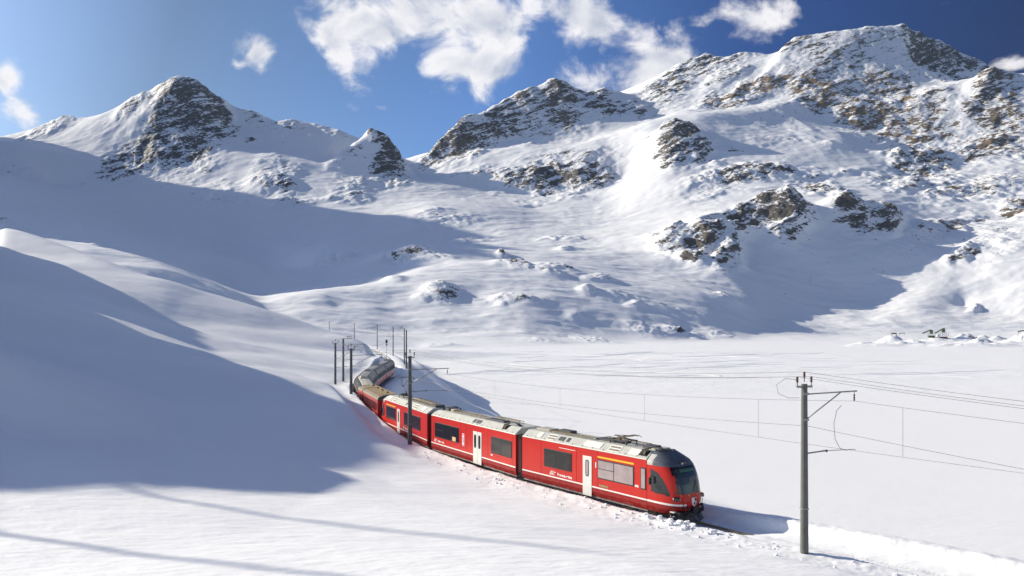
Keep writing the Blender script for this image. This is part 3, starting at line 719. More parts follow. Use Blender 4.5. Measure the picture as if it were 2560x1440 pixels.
MOUNDS = [(2160, 848, 26, 8, 850), (2230, 842, 40, 18, 900), (2190, 868, 45, 6, 790), (2250, 862, 55, 7, 800), (2290, 845, 30, 9, 880), (2360, 862, 70, 6, 780), (2415, 842, 28, 7, 900), (2450, 850, 34, 15, 850), (2440, 868, 60, 7, 775), (2500, 862, 45, 8, 790), (2410, 830, 26, 14, 1000), (2345, 846, 46, 9, 1000), (2470, 838, 60, 12, 1000), (2520, 840, 30, 6, 900), (2560, 832, 34, 22, 950), (2140, 862, 30, 4, 790), (1100, 868, 62, 6, 770), (1080, 872, 30, 3, 745), (1970, 815, 60, 6, 1200), (1480, 846, 70, 8, 900), (1350, 850, 60, 5, 850), (1620, 840, 60, 9, 1000), (1700, 832, 40, 9, 1020), (1800, 838, 60, 6, 1050)]
def height(X, Y):
    X = np.asarray(X, float); Y = np.asarray(Y, float)
    Z = bil(G_ALL, X, Y)
    D = Y
    wsc = sstep(600, 2600, D) * 75
    rk = bil(ROCK, X + wsc * fbm(X, Y, 170, 4, 801, 0.6), np.maximum(Y + 1.6 * wsc * fbm(X, Y, 170, 4, 811, 0.6), 3.1))
    # -------- relief
    far = sstep(700, 1500, D)
    mid = sstep(600, 900, D)
    wx = X + 40 * fbm(X, Y, 400, 2, 900); wy = Y + 40 * fbm(X, Y, 400, 2, 910)
    rr = np.clip(rk, 0, 1.1)
    a = 0.8 * X + 0.6 * Y; b = -0.6 * X + 0.8 * Y
    rough = fbm(wx, wy, 260, 6, 11, 0.56, True)
    fine = fbm(0.85 * wx + 0.5 * wy, (-0.5 * wx + 0.85 * wy) * 0.33, 62, 5, 31, 0.58, True)
    strata = fbm(a * 0.5, b * 1.6, 70, 4, 51, 0.6)
    Z = Z + far * (rr * (26 * (rough - 0.15) + 13 * (fine - 0.1) + 7 * strata) + 9.0 * fbm(wx, wy, 280, 5, 71, 0.48) + 2.2 * (fbm(wx * .6, wy, 75, 4, 81, 0.5, True) - .1))
    # wind-shaped snow of the middle ground: elongated lobes
    lob = fbm(wx * 0.5 + wy * 0.12, wy * 0.9, 95, 5, 101, 0.5) + 0.5 * (fbm(wx * .45, wy, 70, 3, 121, 0.5, True) - .2)
    Z = Z + mid * (1 - 0.5 * far) * 7.0 * lob * sstep(-23.5, -10, Z) + mid * rr * (1 - far) * (2.2 * (fine - .2) + 3.2 * fbm(X, Y * 1.8, 26, 4, 61, 0.6))
    # -------- near snow: faint wind relief
    nr = 1 - mid
    hill = sstep(-23.6, -21, Z)
    Z = Z + nr * hill * (0.35 * fbm(X * 0.8 + Y * .4, Y * 0.9 - X * .3, 14, 4, 201, 0.42) * sstep(18, 60, D) + 0.06 * fbm(X * 0.4, Y * 1.6, 3, 3, 221) + 0.035 * fbm(.9 * X + .42 * Y, (-.42 * X + .9 * Y) * 3.2, 2.4, 4, 261, 0.55, True) * sstep(70, 25, D) + 0.9 * fbm(X, Y, 45, 2, 231) * sstep(70, 130, D) * sstep(-8, -4, Z))
    Z = Z + nr * (1 - hill) * 0.05 * fbm(X * 0.5, Y, 9, 4, 241)
    # mounds of the gravel works on the far shore
    for (mx, my, rx, hh, dd) in MOUNDS:
        cx = (mx - 1280) / FPX * dd; rxx = rx / FPX * dd; hz = hh / FPX * dd * 1.25
        q = ((X - cx) / rxx) ** 2 + ((Y - dd) / (rxx * 0.9)) ** 2
        sel = q < 9
        if sel.any():
            Z[sel] += (hz * 0.9 * np.exp(-1.3 * q[sel]) * (1 + 0.75 * fbm(X[sel], Y[sel], 13, 4, int(mx), 0.6)))
    # -------- the snow cut of the railway
    o_, zr, sa = track_rel(X, Y)
    inr = np.abs(o_) < 14
    if inr.any():
        x = X[inr]; y = Y[inr]; o = o_[inr]; z0 = Z[inr]; zr = zr[inr]
        bed = zr - 0.22 + 0.05 * fbm(x, y, 1.4, 3, 301) + 0.10 * sstep(0.9, 1.5, np.abs(o))
        bed = bed - 0.07 * (np.exp(-((np.abs(o) - 0.5) / 0.10) ** 2))
        bed = bed + 0.36 * sstep(42.8, 40.6, y)
        wob = 0.28 * fbm(x, y, 2.2, 4, 311) + 0.5 * fbm(x, y, 9, 2, 321)
        ao = np.abs(o)
        w0 = np.where(o > 0, 1.62, 1.42) + 0.12 * wob
        w1 = np.where(o > 0, 2.25, 1.85) + 0.35 * wob
        zl = np.interp(y, _ylist, _zlist_l); zrr = np.interp(y, _ylist, _zlist_r)
        sh = np.where(o > 0, zrr, zl) + 0.12 * fbm(x, y, 2.8, 3, 331) + 0.05 * fbm(x, y, .6, 3, 341)
        t = sstep(0, 1, (ao - w0) / np.maximum(w1 - w0, .2))
        cut = bed + (np.maximum(sh, bed) - bed) * t
        k = sstep(2.4, 5.5, ao)
        lump = np.where((o < 0), 0.055 * np.abs(fbm(x, y, 0.7, 4, 351, 0.6)) * sstep(7, 3, ao) * sstep(2.0, 2.4, ao), 0.05 * np.abs(fbm(x, y, 1.0, 3, 351)) * sstep(4, 2.5, ao) * sstep(1.9, 2.3, ao)) * 1.2
        Z[inr] = cut * (1 - k) + z0 * k + lump
    return Z, rk
_ylist = np.array([13, 20, 27, 31, 34, 36, 38, 40, 42, 46, 50, 60, 66, 68.6, 71, 74, 78, 84, 95, 108, 118, 130, 146, 160, 175, 190, 205, 230, 250, 280, 310, 380, 450.])
_zlist_l = np.array([shoulder_left(v) for v in _ylist]); _zlist_r = np.array([shoulder_right(v) for v in _ylist])

# ------------------------------------------------------------------ snow and rock material
def snow_material(name, near=True):
    m = bpy.data.materials.new(name); m.use_nodes = True
    t = m.node_tree; n_ = t.nodes; l_ = t.links
    b = n_['Principled BSDF']
    def nn(ty, **k):
        x = n_.new(ty)
        for kk, vv in k.items(): setattr(x, kk, vv)
        return x
    def mth(op, a, b_=None, clamp=False):
        x = nn('ShaderNodeMath', operation=op, use_clamp=clamp)
        for i, q in enumerate((a, b_)):
            if q is None: continue
            if isinstance(q, (int, float)): x.inputs[i].default_value = q
            else: l_.new(q, x.inputs[i])
        return x.outputs[0]
    def noise(scale, detail, rough, vec, dist=0.0):
        x = nn('ShaderNodeTexNoise'); x.inputs['Scale'].default_value = scale; x.inputs['Detail'].default_value = detail
        x.inputs['Roughness'].default_value = rough; x.inputs['Distortion'].default_value = dist
        l_.new(vec, x.inputs['Vector']); return x.outputs['Fac']
    def mapping(vec, sc, rot=(0, 0, 0)):
        x = nn('ShaderNodeMapping'); x.inputs['Scale'].default_value = sc; x.inputs['Rotation'].default_value = rot
        l_.new(vec, x.inputs['Vector']); return x.outputs[0]
    def mixc(f, a, c):
        x = nn('ShaderNodeMix', data_type='RGBA')
        for k, q in (('Factor', f), ('A', a), ('B', c)):
            if isinstance(q, (int, float)): x.inputs[k].default_value = q
            elif isinstance(q, tuple): x.inputs[k].default_value = (*q, 1)
            else: l_.new(q, x.inputs[k])
        return x.outputs['Result']
    P = nn('ShaderNodeTexCoord').outputs['Object']
    b.inputs['Roughness'].default_value = 0.62
    b.inputs['Specular IOR Level'].default_value = 0.25
    if near:
        wind = noise(1.0, 6, 0.55, mapping(P, (0.5, 1.7, 0.8), (0, 0, R(-24))), 0.4)
        grain = noise(22.0, 3, 0.6, P)
        col = mixc(noise(0.12, 4, 0.5, P), (0.86, 0.865, 0.88), (0.90, 0.90, 0.905))
        l_.new(col, b.inputs['Base Color'])
        rip = noise(2.6, 4, 0.6, mapping(mapping(P, (1, 1, 1), (0, 0, R(25))), (0.35, 1.6, 1.0)), 0.8)
        h = mth('ADD', mth('ADD', mth('MULTIPLY', wind, 1.1), mth('MULTIPLY', rip, 0.22)), mth('MULTIPLY', grain, 0.045))
        bp = nn('ShaderNodeBump'); bp.inputs['Strength'].default_value = 0.62; bp.inputs['Distance'].default_value = 0.10
        l_.new(h, bp.inputs['Height']); l_.new(bp.outputs[0], b.inputs['Normal'])
    else:
        at_r = nn('ShaderNodeAttribute', attribute_name='rock').outputs['Fac']
        at_o = nn('ShaderNodeAttribute', attribute_name='ochre').outputs['Fac']
        dip = mapping(P, (1, 1, 1), (0, R(24), 0))
        pm = mapping(dip, (0.55, 0.6, 2.0))
        n1 = noise(0.026, 10, 0.72, pm, 0.5)
        pm2 = mapping(mapping(P, (1, 1, 1), (R(-8), R(-20), R(15))), (0.7, 0.7, 2.4))
        n2 = noise(0.085, 8, 0.74, pm2, 0.25)
        v = mth('ADD', at_r, mth('ADD', mth('MULTIPLY', mth('SUBTRACT', n1, 0.5), 3.3), mth('MULTIPLY', mth('SUBTRACT', n2, 0.5), 2.0)))
        rm = nn('ShaderNodeMapRange'); rm.inputs['From Min'].default_value = 0.50; rm.inputs['From Max'].default_value = 0.60
        l_.new(v, rm.inputs['Value']); rock = rm.outputs[0]
        c1 = noise(0.06, 8, 0.7, pm)
        cr = nn('ShaderNodeMapRange'); cr.inputs['From Min'].default_value = .35; cr.inputs['From Max'].default_value = .65
        l_.new(c1, cr.inputs['Value'])
        grey = mixc(cr.outputs[0], (0.045, 0.040, 0.038), (0.15, 0.135, 0.12))
        ocr = mixc(cr.outputs[0], (0.10, 0.065, 0.04), (0.36, 0.25, 0.14))
        o2 = mth('MULTIPLY', at_o, mth('ADD', 0.35, mth('MULTIPLY', n1, 1.2)), True)
        rc = mixc(o2, grey, ocr)
        sn = mixc(noise(0.01, 5, 0.5, P), (0.85, 0.86, 0.88), (0.90, 0.90, 0.905))
        l_.new(mixc(rock, sn, rc), b.inputs['Base Color'])
        hh = mth('ADD', mth('MULTIPLY', n1, 5.0), mth('MULTIPLY', n2, 3.5))
        amp = mth('ADD', 0.06, mth('MULTIPLY', at_r, 0.8))
        h = mth('MULTIPLY', hh, amp)
        h2 = mth('MULTIPLY', noise(0.05, 6, 0.5, mapping(P, (0.5, 1.0, 1.0), (0, 0, R(-20)))), 0.9)
        bp = nn('ShaderNodeBump'); bp.inputs['Strength'].default_value = 0.8; bp.inputs['Distance'].default_value = 1.3
        l_.new(mth('ADD', h, h2), bp.inputs['Height']); l_.new(bp.outputs[0], b.inputs['Normal'])
    return m
M_SNOW = snow_material('snow_near', True)
M_FAR = snow_material('snow_and_rock', False)

def cols(n_in, n_out, uin=0.72, umax=3.0):
    a = np.linspace(-uin, uin, n_in)
    k = np.linspace(0, 1, n_out + 1)[1:]
    o = uin + (umax - uin) * k ** 1.7
    return np.concatenate([-o[::-1], a, o])
def sheet(name, us, ds, material, attrs=False, lab=None):
    nu, nd = len(us), len(ds)
    Yv = np.repeat(ds, nu).astype(float); Xv = (np.tile(us, nd) * Yv)
    Zv, rk = height(Xv, Yv)
    co = np.stack([Xv, Yv, Zv], 1).astype(np.float32)
    j, i = np.mgrid[0:nd - 1, 0:nu - 1]
    a = (j * nu + i).ravel()
    q = np.stack([a, a + 1, a + nu + 1, a + nu], 1).astype(np.int32)
    me = bpy.data.meshes.new(name)
    me.vertices.add(len(co)); me.vertices.foreach_set('co', co.ravel())
    me.loops.add(q.size); me.loops.foreach_set('vertex_index', q.ravel())
    me.polygons.add(len(q)); me.polygons.foreach_set('loop_start', np.arange(0, q.size, 4, dtype=np.int32))
    me.polygons.foreach_set('loop_total', np.full(len(q), 4, np.int32))
    me.polygons.foreach_set('use_smooth', np.ones(len(q), bool))
    me.materials.append(material)
    me.update(calc_edges=True)
    if attrs:
        Zg = Zv.reshape(nd, nu); Xg = Xv.reshape(nd, nu); Yg = Yv.reshape(nd, nu)
        dzx = np.gradient(Zg, axis=1) / np.maximum(np.abs(np.gradient(Xg, axis=1)), .1)
        dzy = np.gradient(Zg, axis=0) / np.maximum(np.gradient(Yg, axis=0), .1)
        slope = np.sqrt(dzx ** 2 + dzy ** 2)
        steep = np.clip((slope - 0.75) / 0.9, -0.6, 0.55).ravel()
        rkb = np.clip(rk, 0, 1.3)
        r_ = np.minimum(rkb, 0.82) * 0.74 + 0.10 * np.clip(rkb - .88, 0, .3) + 0.40 * steep * sstep(0.1, 0.6, rkb) - 0.165 + 0.10 * steep
        oc = bil(OCH, Xv, Yv)
        for nm, val in (('rock', r_), ('ochre', oc)):
            at_ = me.attributes.new(nm, 'FLOAT', 'POINT'); at_.data.foreach_set('value', val.astype(np.float32))
    o = bpy.data.objects.new(name, me); C.objects.link(o)
    tag(o, lab, kind='structure')
    return o
DSPLIT = 262.0
dn = np.exp(np.linspace(math.log(3.2), math.log(14), 40))[:-1]
dn = np.concatenate([dn, np.exp(np.linspace(math.log(14), math.log(DSPLIT), NEAR_ROWS))])
sheet('snow_ground', cols(NEAR_COLS, 42), dn, M_SNOW, lab='smooth wind packed snow slopes and railway cut')
df = np.concatenate([np.exp(np.linspace(math.log(DSPLIT), math.log(700), 70))[:-1], np.exp(np.linspace(math.log(700), math.log(1500), int(FAR_ROWS * .32)))[:-1],
                     np.exp(np.linspace(math.log(1500), math.log(3700), int(FAR_ROWS * .68)))[:-1], np.exp(np.linspace(math.log(3700), math.log(8900), 30))])
sheet('mountain_terrain', cols(FAR_COLS, 48), df, M_FAR, True, 'snow covered alpine mountains and hills beyond the frozen lake')
# ------------------------------------------------------------------ materials of the railway
RED = mat('train_red_paint', (0.50, 0.014, 0.007), 0.38, spec=0.35, coat=0.06, var=0.06, vscale=1.2)
RED2 = mat('train_dark_red_paint', (0.27, 0.007, 0.006), 0.45, spec=0.3, var=0.12, vscale=2.5)
OLDRED = mat('old_coach_red_paint', (0.42, 0.022, 0.016), 0.4, var=0.1, vscale=2)
PINKRED = mat('panorama_coach_red_paint', (0.36, 0.025, 0.03), 0.4, var=0.08)
WHT = mat('white_paint', (0.78, 0.76, 0.72), 0.4, var=0.05)
DOORW = mat('door_light_grey_paint', (0.66, 0.66, 0.62), 0.38, var=0.04)
ROOFG = mat('roof_light_grey_paint', (0.52, 0.52, 0.47), 0.5, var=0.10, vscale=1.6)
ROOFP = mat('roof_white_panel', (0.80, 0.78, 0.70), 0.45, var=0.06)
HOODG = mat('cab_hood_slate_grey', (0.10, 0.11, 0.13), 0.38, var=0.08)
BLK = mat('black_rubber', (0.015, 0.015, 0.017), 0.5)
BLKG = mat('black_gloss', (0.012, 0.013, 0.015), 0.12, spec=0.7)
UNDER = mat('underframe_grime', (0.055, 0.045, 0.038), 0.8, var=0.4, vscale=4)
STEEL = mat('worn_steel', (0.16, 0.14, 0.12), 0.4, metal=0.9)
BRASS = mat('ochre_roof_fitting', (0.27, 0.19, 0.08), 0.55, var=0.25, vscale=6)
CREAM = mat('cream_roof_box', (0.46, 0.44, 0.37), 0.5, var=0.1)
DGREY = mat('dark_grey_fitting', (0.07, 0.07, 0.075), 0.55, var=0.2)
YEL = mat('first_class_yellow', (0.85, 0.48, 0.02), 0.4)
BROWNR = mat('old_coach_roof_brown_grey', (0.17, 0.13, 0.09), 0.6, var=0.15)
CREST_B = mat('crest_dark', (0.05, 0.05, 0.07), 0.4)
LIGHTW = mat('headlamp_glass', (0.75, 0.75, 0.7), 0.1)
PINKD = mat('poster_pink', (0.75, 0.25, 0.35), 0.5)
BLUED = mat('poster_blue', (0.25, 0.32, 0.65), 0.5)
GLASS = mat('dark_tinted_glass', (0.010, 0.010, 0.011), 0.05, spec=0.42, var=0.3, vscale=0.8)
GLASSB = mat('window_painted_reflection', (0.33, 0.27, 0.27), 0.10, spec=0.8, var=0.18, vscale=1.4)  # pinkish grey snow reflection painted into the pane colour
GLASSC = mat('cab_glass', (0.020, 0.027, 0.032), 0.05, spec=0.7, var=0.35, vscale=1.0)
GLASSP = mat('panorama_glass', (0.018, 0.022, 0.026), 0.12, spec=0.45, var=0.25, vscale=0.6)
SEATB = mat('seat_beige', (0.62, 0.42, 0.22), 0.7)
SKIRT = mat('skirt_grey', (0.22, 0.19, 0.17), 0.6, var=0.2)
COPPER = mat('green_display', (0.05, 0.12, 0.07), 0.4)

def dust(m, z0, z1, amount=0.5, col=(0.55, 0.55, 0.56)):
    """snow dust and road dirt caked on the lower parts, by height above the rail"""
    t = m.node_tree; b = t.nodes['Principled BSDF']
    tcn = t.nodes.new('ShaderNodeTexCoord'); sp = t.nodes.new('ShaderNodeSeparateXYZ'); t.links.new(tcn.outputs['Object'], sp.inputs[0])
    n = t.nodes.new('ShaderNodeTexNoise'); n.inputs['Scale'].default_value = 3.0; n.inputs['Detail'].default_value = 8; n.inputs['Roughness'].default_value = .7
    t.links.new(tcn.outputs['Object'], n.inputs['Vector'])
    r = t.nodes.new('ShaderNodeMapRange'); r.inputs['From Min'].default_value = z1; r.inputs['From Max'].default_value = z0; t.links.new(sp.outputs[2], r.inputs['Value'])
    a = t.nodes.new('ShaderNodeMath'); a.operation = 'MULTIPLY_ADD'; t.links.new(n.outputs['Fac'], a.inputs[0]); a.inputs[1].default_value = 3.0; a.inputs[2].default_value = -1.35
    a.use_clamp = True
    c = t.nodes.new('ShaderNodeMath'); c.operation = 'MULTIPLY'; t.links.new(a.outputs[0], c.inputs[0]); t.links.new(r.outputs[0], c.inputs[1])
    c2 = t.nodes.new('ShaderNodeMath'); c2.operation = 'MULTIPLY'; t.links.new(c.outputs[0], c2.inputs[0]); c2.inputs[1].default_value = amount
    mx = t.nodes.new('ShaderNodeMix'); mx.data_type = 'RGBA'; t.links.new(c2.outputs[0], mx.inputs['Factor']); mx.inputs['B'].default_value = (*col, 1)
    src = b.inputs['Base Color'].links[0].from_socket if b.inputs['Base Color'].links else None
    if src: t.links.new(src, mx.inputs['A'])
    else: mx.inputs['A'].default_value = b.inputs['Base Color'].default_value
    t.links.new(mx.outputs['Result'], b.inputs['Base Color'])
dust(RED2, 0.4, 1.1, .55, (.32, .22, .21)); dust(UNDER, -.1, 1.0, .9, (.5, .5, .52)); dust(SKIRT, 0, 1, .8); dust(RED, .9, 3.4, .10, (.35, .12, .10)); dust(ROOFG, 3.2, 4.2, .45, (.22, .21, .19)); dust(OLDRED, .6, 1.9, .35, (.2, .12, .11))
HW = 1.33
Z_SK, Z_ST, Z_EA, Z_RF, YR = 0.48, 1.06, 3.36, 3.84, 0.78     # skirt, stripe, eaves, roof top, half width of the flat roof

def strip_body(parent, x0, x1):
    """side walls, skirt, stripe, roof of a modern car from x0 to x1 as separate parts"""
    MB().box(((x0 + x1) / 2, 0, (Z_ST + Z_EA) / 2 + .0), (x1 - x0, 2 * HW, Z_EA - Z_ST)).build('body', RED, parent, 0.02)
    MB().prism([(-HW + .0, Z_ST - .004), (HW, Z_ST - .004), (HW, 0.75), (HW - .08, Z_SK), (-HW + .08, Z_SK), (-HW, 0.75)], x0, x1, 'X').build('lower_body', RED2, parent)
    for sd in (-1, 1):
        MB().box(((x0 + x1) / 2, sd * (HW + .004), Z_ST), (x1 - x0 - .06, .012, .085)).build('stripe', WHT, parent)
    MB().box(((x0 + x1) / 2, 0, Z_SK - .05), (x1 - x0 - .1, 2 * HW - .22, .11)).build('skirt_rail', SKIRT, parent)

def seams(parent, xs_):
    for x in xs_:
        MB().box((x, -HW - .001, 2.2), (.022, .012, 2.3)).build('panel_seam', RED2, parent)

def strip_roof(parent, x0, x1, boxes=True):
    e = 0.003
    prof = [(-HW - .02, Z_EA + e), (HW + .02, Z_EA + e), (HW + .02, Z_EA + .05), (YR, Z_RF), (-YR, Z_RF), (-HW - .02, Z_EA + .05)]
    rf = MB().prism(prof, x0 + .04, x1 - .04, 'X').build('roof', ROOFG, parent, 0.02)
    return rf

SL = math.atan2(Z_RF - Z_EA - .05, HW + .02 - YR)
def on_slope(b, x, t0, t1, dx, th=0.035, side=-1):
    """a panel on the slanted edge of the roof; t0..t1 run from the eaves (0) to the flat (1)"""
    def pt(t): return Vector((x, side * (HW + .02 + (YR - HW - .02) * t), Z_EA + .05 + (Z_RF - Z_EA - .05) * t))
    c = (pt(t0) + pt(t1)) / 2
    ln = (pt(t1) - pt(t0)).length
    M = Matrix.Rotation(-side * SL, 3, 'X')
    n = M @ Vector((0, 0, 1))
    b.box(c + n * th / 2, (dx, ln, th), M)
    return b

def window(parent, x0, x1, z0, z1, panes, glass=None, sides=(-1, 1), split_last=None):
    """a window band on each side: frame > panes; panes = number, or list of widths; the pane list index in split_last has a bar"""
    glass = glass or GLASS
    for sd in sides:
        y = sd * (HW + .012)
        fr = MB().box(((x0 + x1) / 2, y, (z0 + z1) / 2), (x1 - x0, .03, z1 - z0)).build('window_frame', BLK, parent, 0.012)
        ws = panes if isinstance(panes, (list, tuple)) else [1.0 / panes] * panes
        a = x0 + .06
        tot = x1 - x0 - .06 * (len(ws) + 1)
        for k, q in enumerate(ws):
            wd = tot * q
            MB().box((a + wd / 2, sd * (HW + .03), (z0 + z1) / 2), (wd, .008, z1 - z0 - .14)).build('pane', glass, fr)
            if split_last is not None and k in split_last:
                MB().box((a + wd / 2, sd * (HW + .038), z0 + (z1 - z0) * .52), (wd, .012, .035)).build('transom', BLK, fr)
            a += wd + .06

def door(parent, x, wd, leaves=1, glass=None, sides=(-1, 1), low=0.42):
    for sd in sides:
        for k in range(leaves):
            cx = x + (k - (leaves - 1) / 2) * (wd / leaves)
            w1 = wd / leaves - .025
            dr = MB().box((cx, sd * (HW + .012), (low + 2.92) / 2), (w1, .036, 2.92 - low)).build('door', DOORW, parent, 0.01)
            g_w = min(w1 * .56, .34)
            pts = []
            for a in range(20):
                t = 2 * math.pi * a / 20
                r_ = g_w / 2 - .0
                px_ = cx + r_ * math.copysign(abs(math.cos(t)) ** .5, math.cos(t))
                pz_ = 2.16 + .52 * math.copysign(abs(math.sin(t)) ** .35, math.sin(t))
                pts.append((px_, pz_))
            MB().prism(pts, sd * (HW + .026), sd * (HW + .040)).build('door_window_frame', BLK, dr)
            pts2 = [(cx + (p[0] - cx) * .76, 2.16 + (p[1] - 2.16) * .90) for p in pts]
            MB().prism(pts2, sd * (HW + .036), sd * (HW + .046)).build('door_window', glass or GLASS, dr)

def text_part(parent, body, x, z, size, sd=-1, material=None, name='lettering', shear=0.0, bold=0.012):
    cu_ = bpy.data.curves.new(name, 'FONT')
    cu_.body = body
    cu_.size = size
    cu_.extrude = 0.004
    cu_.offset = bold
    cu_.shear = shear
    cu_.align_x = 'LEFT'
    tmp = bpy.data.objects.new('tmp', cu_)
    C.objects.link(tmp)
    bpy.context.view_layer.update()
    dg = bpy.context.evaluated_depsgraph_get()
    me = bpy.data.meshes.new_from_object(tmp.evaluated_get(dg))
    bpy.data.objects.remove(tmp)
    bpy.data.curves.remove(cu_)
    # sd=-1 is the side seen from the camera: its outward normal is -y, reading direction is +x
    M = Matrix(((1, 0, 0), (0, 0, -1), (0, 1, 0))).to_4x4() if sd < 0 else Matrix(((-1, 0, 0), (0, 0, 1), (0, 1, 0))).to_4x4()
    me.transform(M)
    me.transform(Matrix.Translation((x, sd * (HW + .008), z)))
    me.materials.clear()
    me.materials.append(material or WHT)
    o = bpy.data.objects.new(name, me)
    C.objects.link(o)
    o.parent = parent
    return o

def logo(parent, x, z, s=1.0, sd=-1):
    """the railway's white wing mark: slanted letters above three speed lines"""
    b = MB()
    y = sd * (HW + .010)
    def q(pts): b.prism([(x + sdx * s * (1 if sd < 0 else -1), z + dz * s) for sdx, dz in pts], y - .004, y + .004)
    q([(0.0, 0.00), (0.62, 0.0), (0.64, .035), (0.02, .035)])
    q([(0.04, 0.07), (0.50, 0.07), (0.52, .105), (0.06, .105)])
    q([(0.10, 0.12), (0.16, 0.12), (0.24, .26), (0.50, .26), (0.52, .30), (0.20, .30)])
    q([(0.24, 0.13), (0.30, 0.13), (0.34, .23), (0.28, .23)])
    q([(0.38, 0.13), (0.44, 0.13), (0.48, .23), (0.42, .23)])
    q([(0.52, 0.13), (0.58, 0.13), (0.68, .30), (0.62, .30)])
    q([(0.62, 0.20), (0.80, 0.20), (0.82, .235), (0.64, .235)])
    b.build('logo', WHT, parent)

def bogie(parent, x, name='bogie', frame=True):
    e = MB()
    for sd in (-1, 1):
        e.box((x, sd * .95, .42), (2.3, .14, .16))
        e.box((x, sd * 1.0, .52), (.7, .2, .22))
        for dxx in (-.9, .9):
            e.box((x + dxx, sd * 1.02, .38), (.34, .18, .26))
            e.tube([(x + dxx * .55, sd * 1.0, .3), (x + dxx * .55, sd * 1.0, .55)], .09, 8)
    bg_ = e.build(name, UNDER, parent)
    for dxx in (-.9, .9):
        w_ = MB()
        w_.lathe((x + dxx, -.62, .40), [(.40, -.06), (.44, -.02), (.41, .0), (.41, .06)], 20, 'Y')
        w_.lathe((x + dxx, .56, .40), [(.41, 0), (.41, .06), (.44, .08), (.40, .12)], 20, 'Y')
        w_.tube([(x + dxx, -.6, .4), (x + dxx, .6, .4)], .07, 8)
        w_.build('wheelset', STEEL, bg_)
    return bg_

def roof_louvre(parent, x, wd, material=DGREY, side=-1, t0=.25, t1=.85):
    rf = on_slope(MB(), x, t0, t1, wd, .03, side).build('roof_grille', material, parent)
    return rf

def ladder(parent, x0, x1, y, z, wd=.36, step=.32, name='roof_walkway', m=None):
    b = MB()
    b.bar((x0, y - wd / 2, z), (x1, y - wd / 2, z), .04, .03)
    b.bar((x0, y + wd / 2, z), (x1, y + wd / 2, z), .04, .03)
    k = x0 + .1
    while k < x1:
        b.box((k, y, z + .012), (.09, wd, .02))
        k += step
    k = x0 + .2
    while k < x1:
        for s_ in (-1, 1): b.box((k, y + s_ * wd / 2, (z + Z_RF) / 2 - .0), (.03, .03, z - Z_RF))
        k += 1.6
    return b.build(name, m or BRASS, parent)

def insulator(b, x, y, z, h=.26, r=.055):
    prof = []
    n = 4
    for k in range(n):
        z0 = h * k / n
        prof += [(r * .55, z0), (r * 1.25, z0 + h / n * .35), (r * .55, z0 + h / n * .8)]
    prof.append((r * .4, h))
    b.lathe((x, y, z), prof, 8)

def pantograph(parent, x, up=False, name='pantograph'):
    base = MB()
    for dx_, dy_ in ((-.7, -.45), (.7, -.45), (-.7, .45), (.7, .45)):
        insulator(base, x + dx_, dy_, Z_RF + .0, .20)
    base.bar((x - .8, -.45, Z_RF + .22), (x + .8, -.45, Z_RF + .22), .05)
    base.bar((x - .8, .45, Z_RF + .22), (x + .8, .45, Z_RF + .22), .05)
    base.bar((x - .75, -.47, Z_RF + .22), (x - .75, .47, Z_RF + .22), .06)
    base.bar((x + .75, -.47, Z_RF + .22), (x + .75, .47, Z_RF + .22), .06)
    p = base.build(name, DGREY, parent)
    zz = Z_RF + .28
    if up:
        kz, hz = zz + .80, zz + 1.72
        kx = x - .95
        MB().tube([(x + .6, 0, zz), (kx, 0, kz)], .05, 8).build('lower_arm', DGREY, p)
        u = MB()
        u.tube([(kx, -.12, kz), (x + .1, -.42, hz)], .028, 6)
        u.tube([(kx, .12, kz), (x + .1, .42, hz)], .028, 6)
        u.tube([(kx, -.12, kz), (kx, .12, kz)], .05, 6)
        u.build('upper_arm', DGREY, p)
        h = MB()
        for s_ in (-.16, .16):
            h.tube([(x + .1 + s_, -.86, hz - .16), (x + .1 + s_, -.66, hz + .02), (x + .1 + s_, .66, hz + .02), (x + .1 + s_, .86, hz - .16)], .026, 6)
        h.bar((x - .06, -.42, hz), (x + .26, -.42, hz), .04)
        h.bar((x - .06, .42, hz), (x + .26, .42, hz), .04)
        h.build('contact_head', DGREY, p)
    else:
        u = MB()
        u.tube([(x + .7, 0, zz), (x - .7, 0, zz + .14)], .045, 8)
        u.tube([(x - .7, -.1, zz + .14), (x + .55, -.38, zz + .2)], .026, 6)
        u.tube([(x - .7, .1, zz + .14), (x + .55, .38, zz + .2)], .026, 6)
        u.build('folded_arm', DGREY, p)
        h = MB()
        for s_ in (-.14, .14):
            h.tube([(x + .6 + s_, -.85, zz + .10), (x + .6 + s_, -.62, zz + .24), (x + .6 + s_, .62, zz + .24), (x + .6 + s_, .85, zz + .10)], .024, 6)
        h.build('contact_head', BRASS, p)
    return p

def roof_cables(parent, x, sgn=1, side=-1):
    """the notch in the roof edge with looping cables beside a car joint"""
    on_slope(MB(), x, .30, 1.0, .62, .03, side).build('cable_recess', BLK, parent)
    b = MB()
    for k in range(3):
        yy = side * (.98 - .10 * k)
        b.tube([(x - .16 + .1 * k, side * 1.16, Z_EA + .24), (x - .12 + .1 * k, side * 1.06, Z_RF + .06), (x + sgn * .25, yy - side * .2, Z_RF + .20), (x + sgn * .8, yy - side * .35, Z_RF + .20), (x + sgn * 1.3, yy - side * .4, Z_RF + .02)], .032, 6)
    b.build('cable_loop', DGREY, parent)
    MB().tube([(x + .12, side * 1.18, Z_EA + .26), (x + .10, side * 1.02, Z_RF + .02), (x + .22, side * .92, Z_RF + .10)], .05, 6).build('yellow_hose', BRASS, parent)

def roof_boxes(parent, lst):
    for (x, y, lx, ly, h, m_, nm) in lst:
        MB().box((x, y, Z_RF + h / 2 + .003), (lx, ly, h)).build(nm, m_, parent, 0.015)

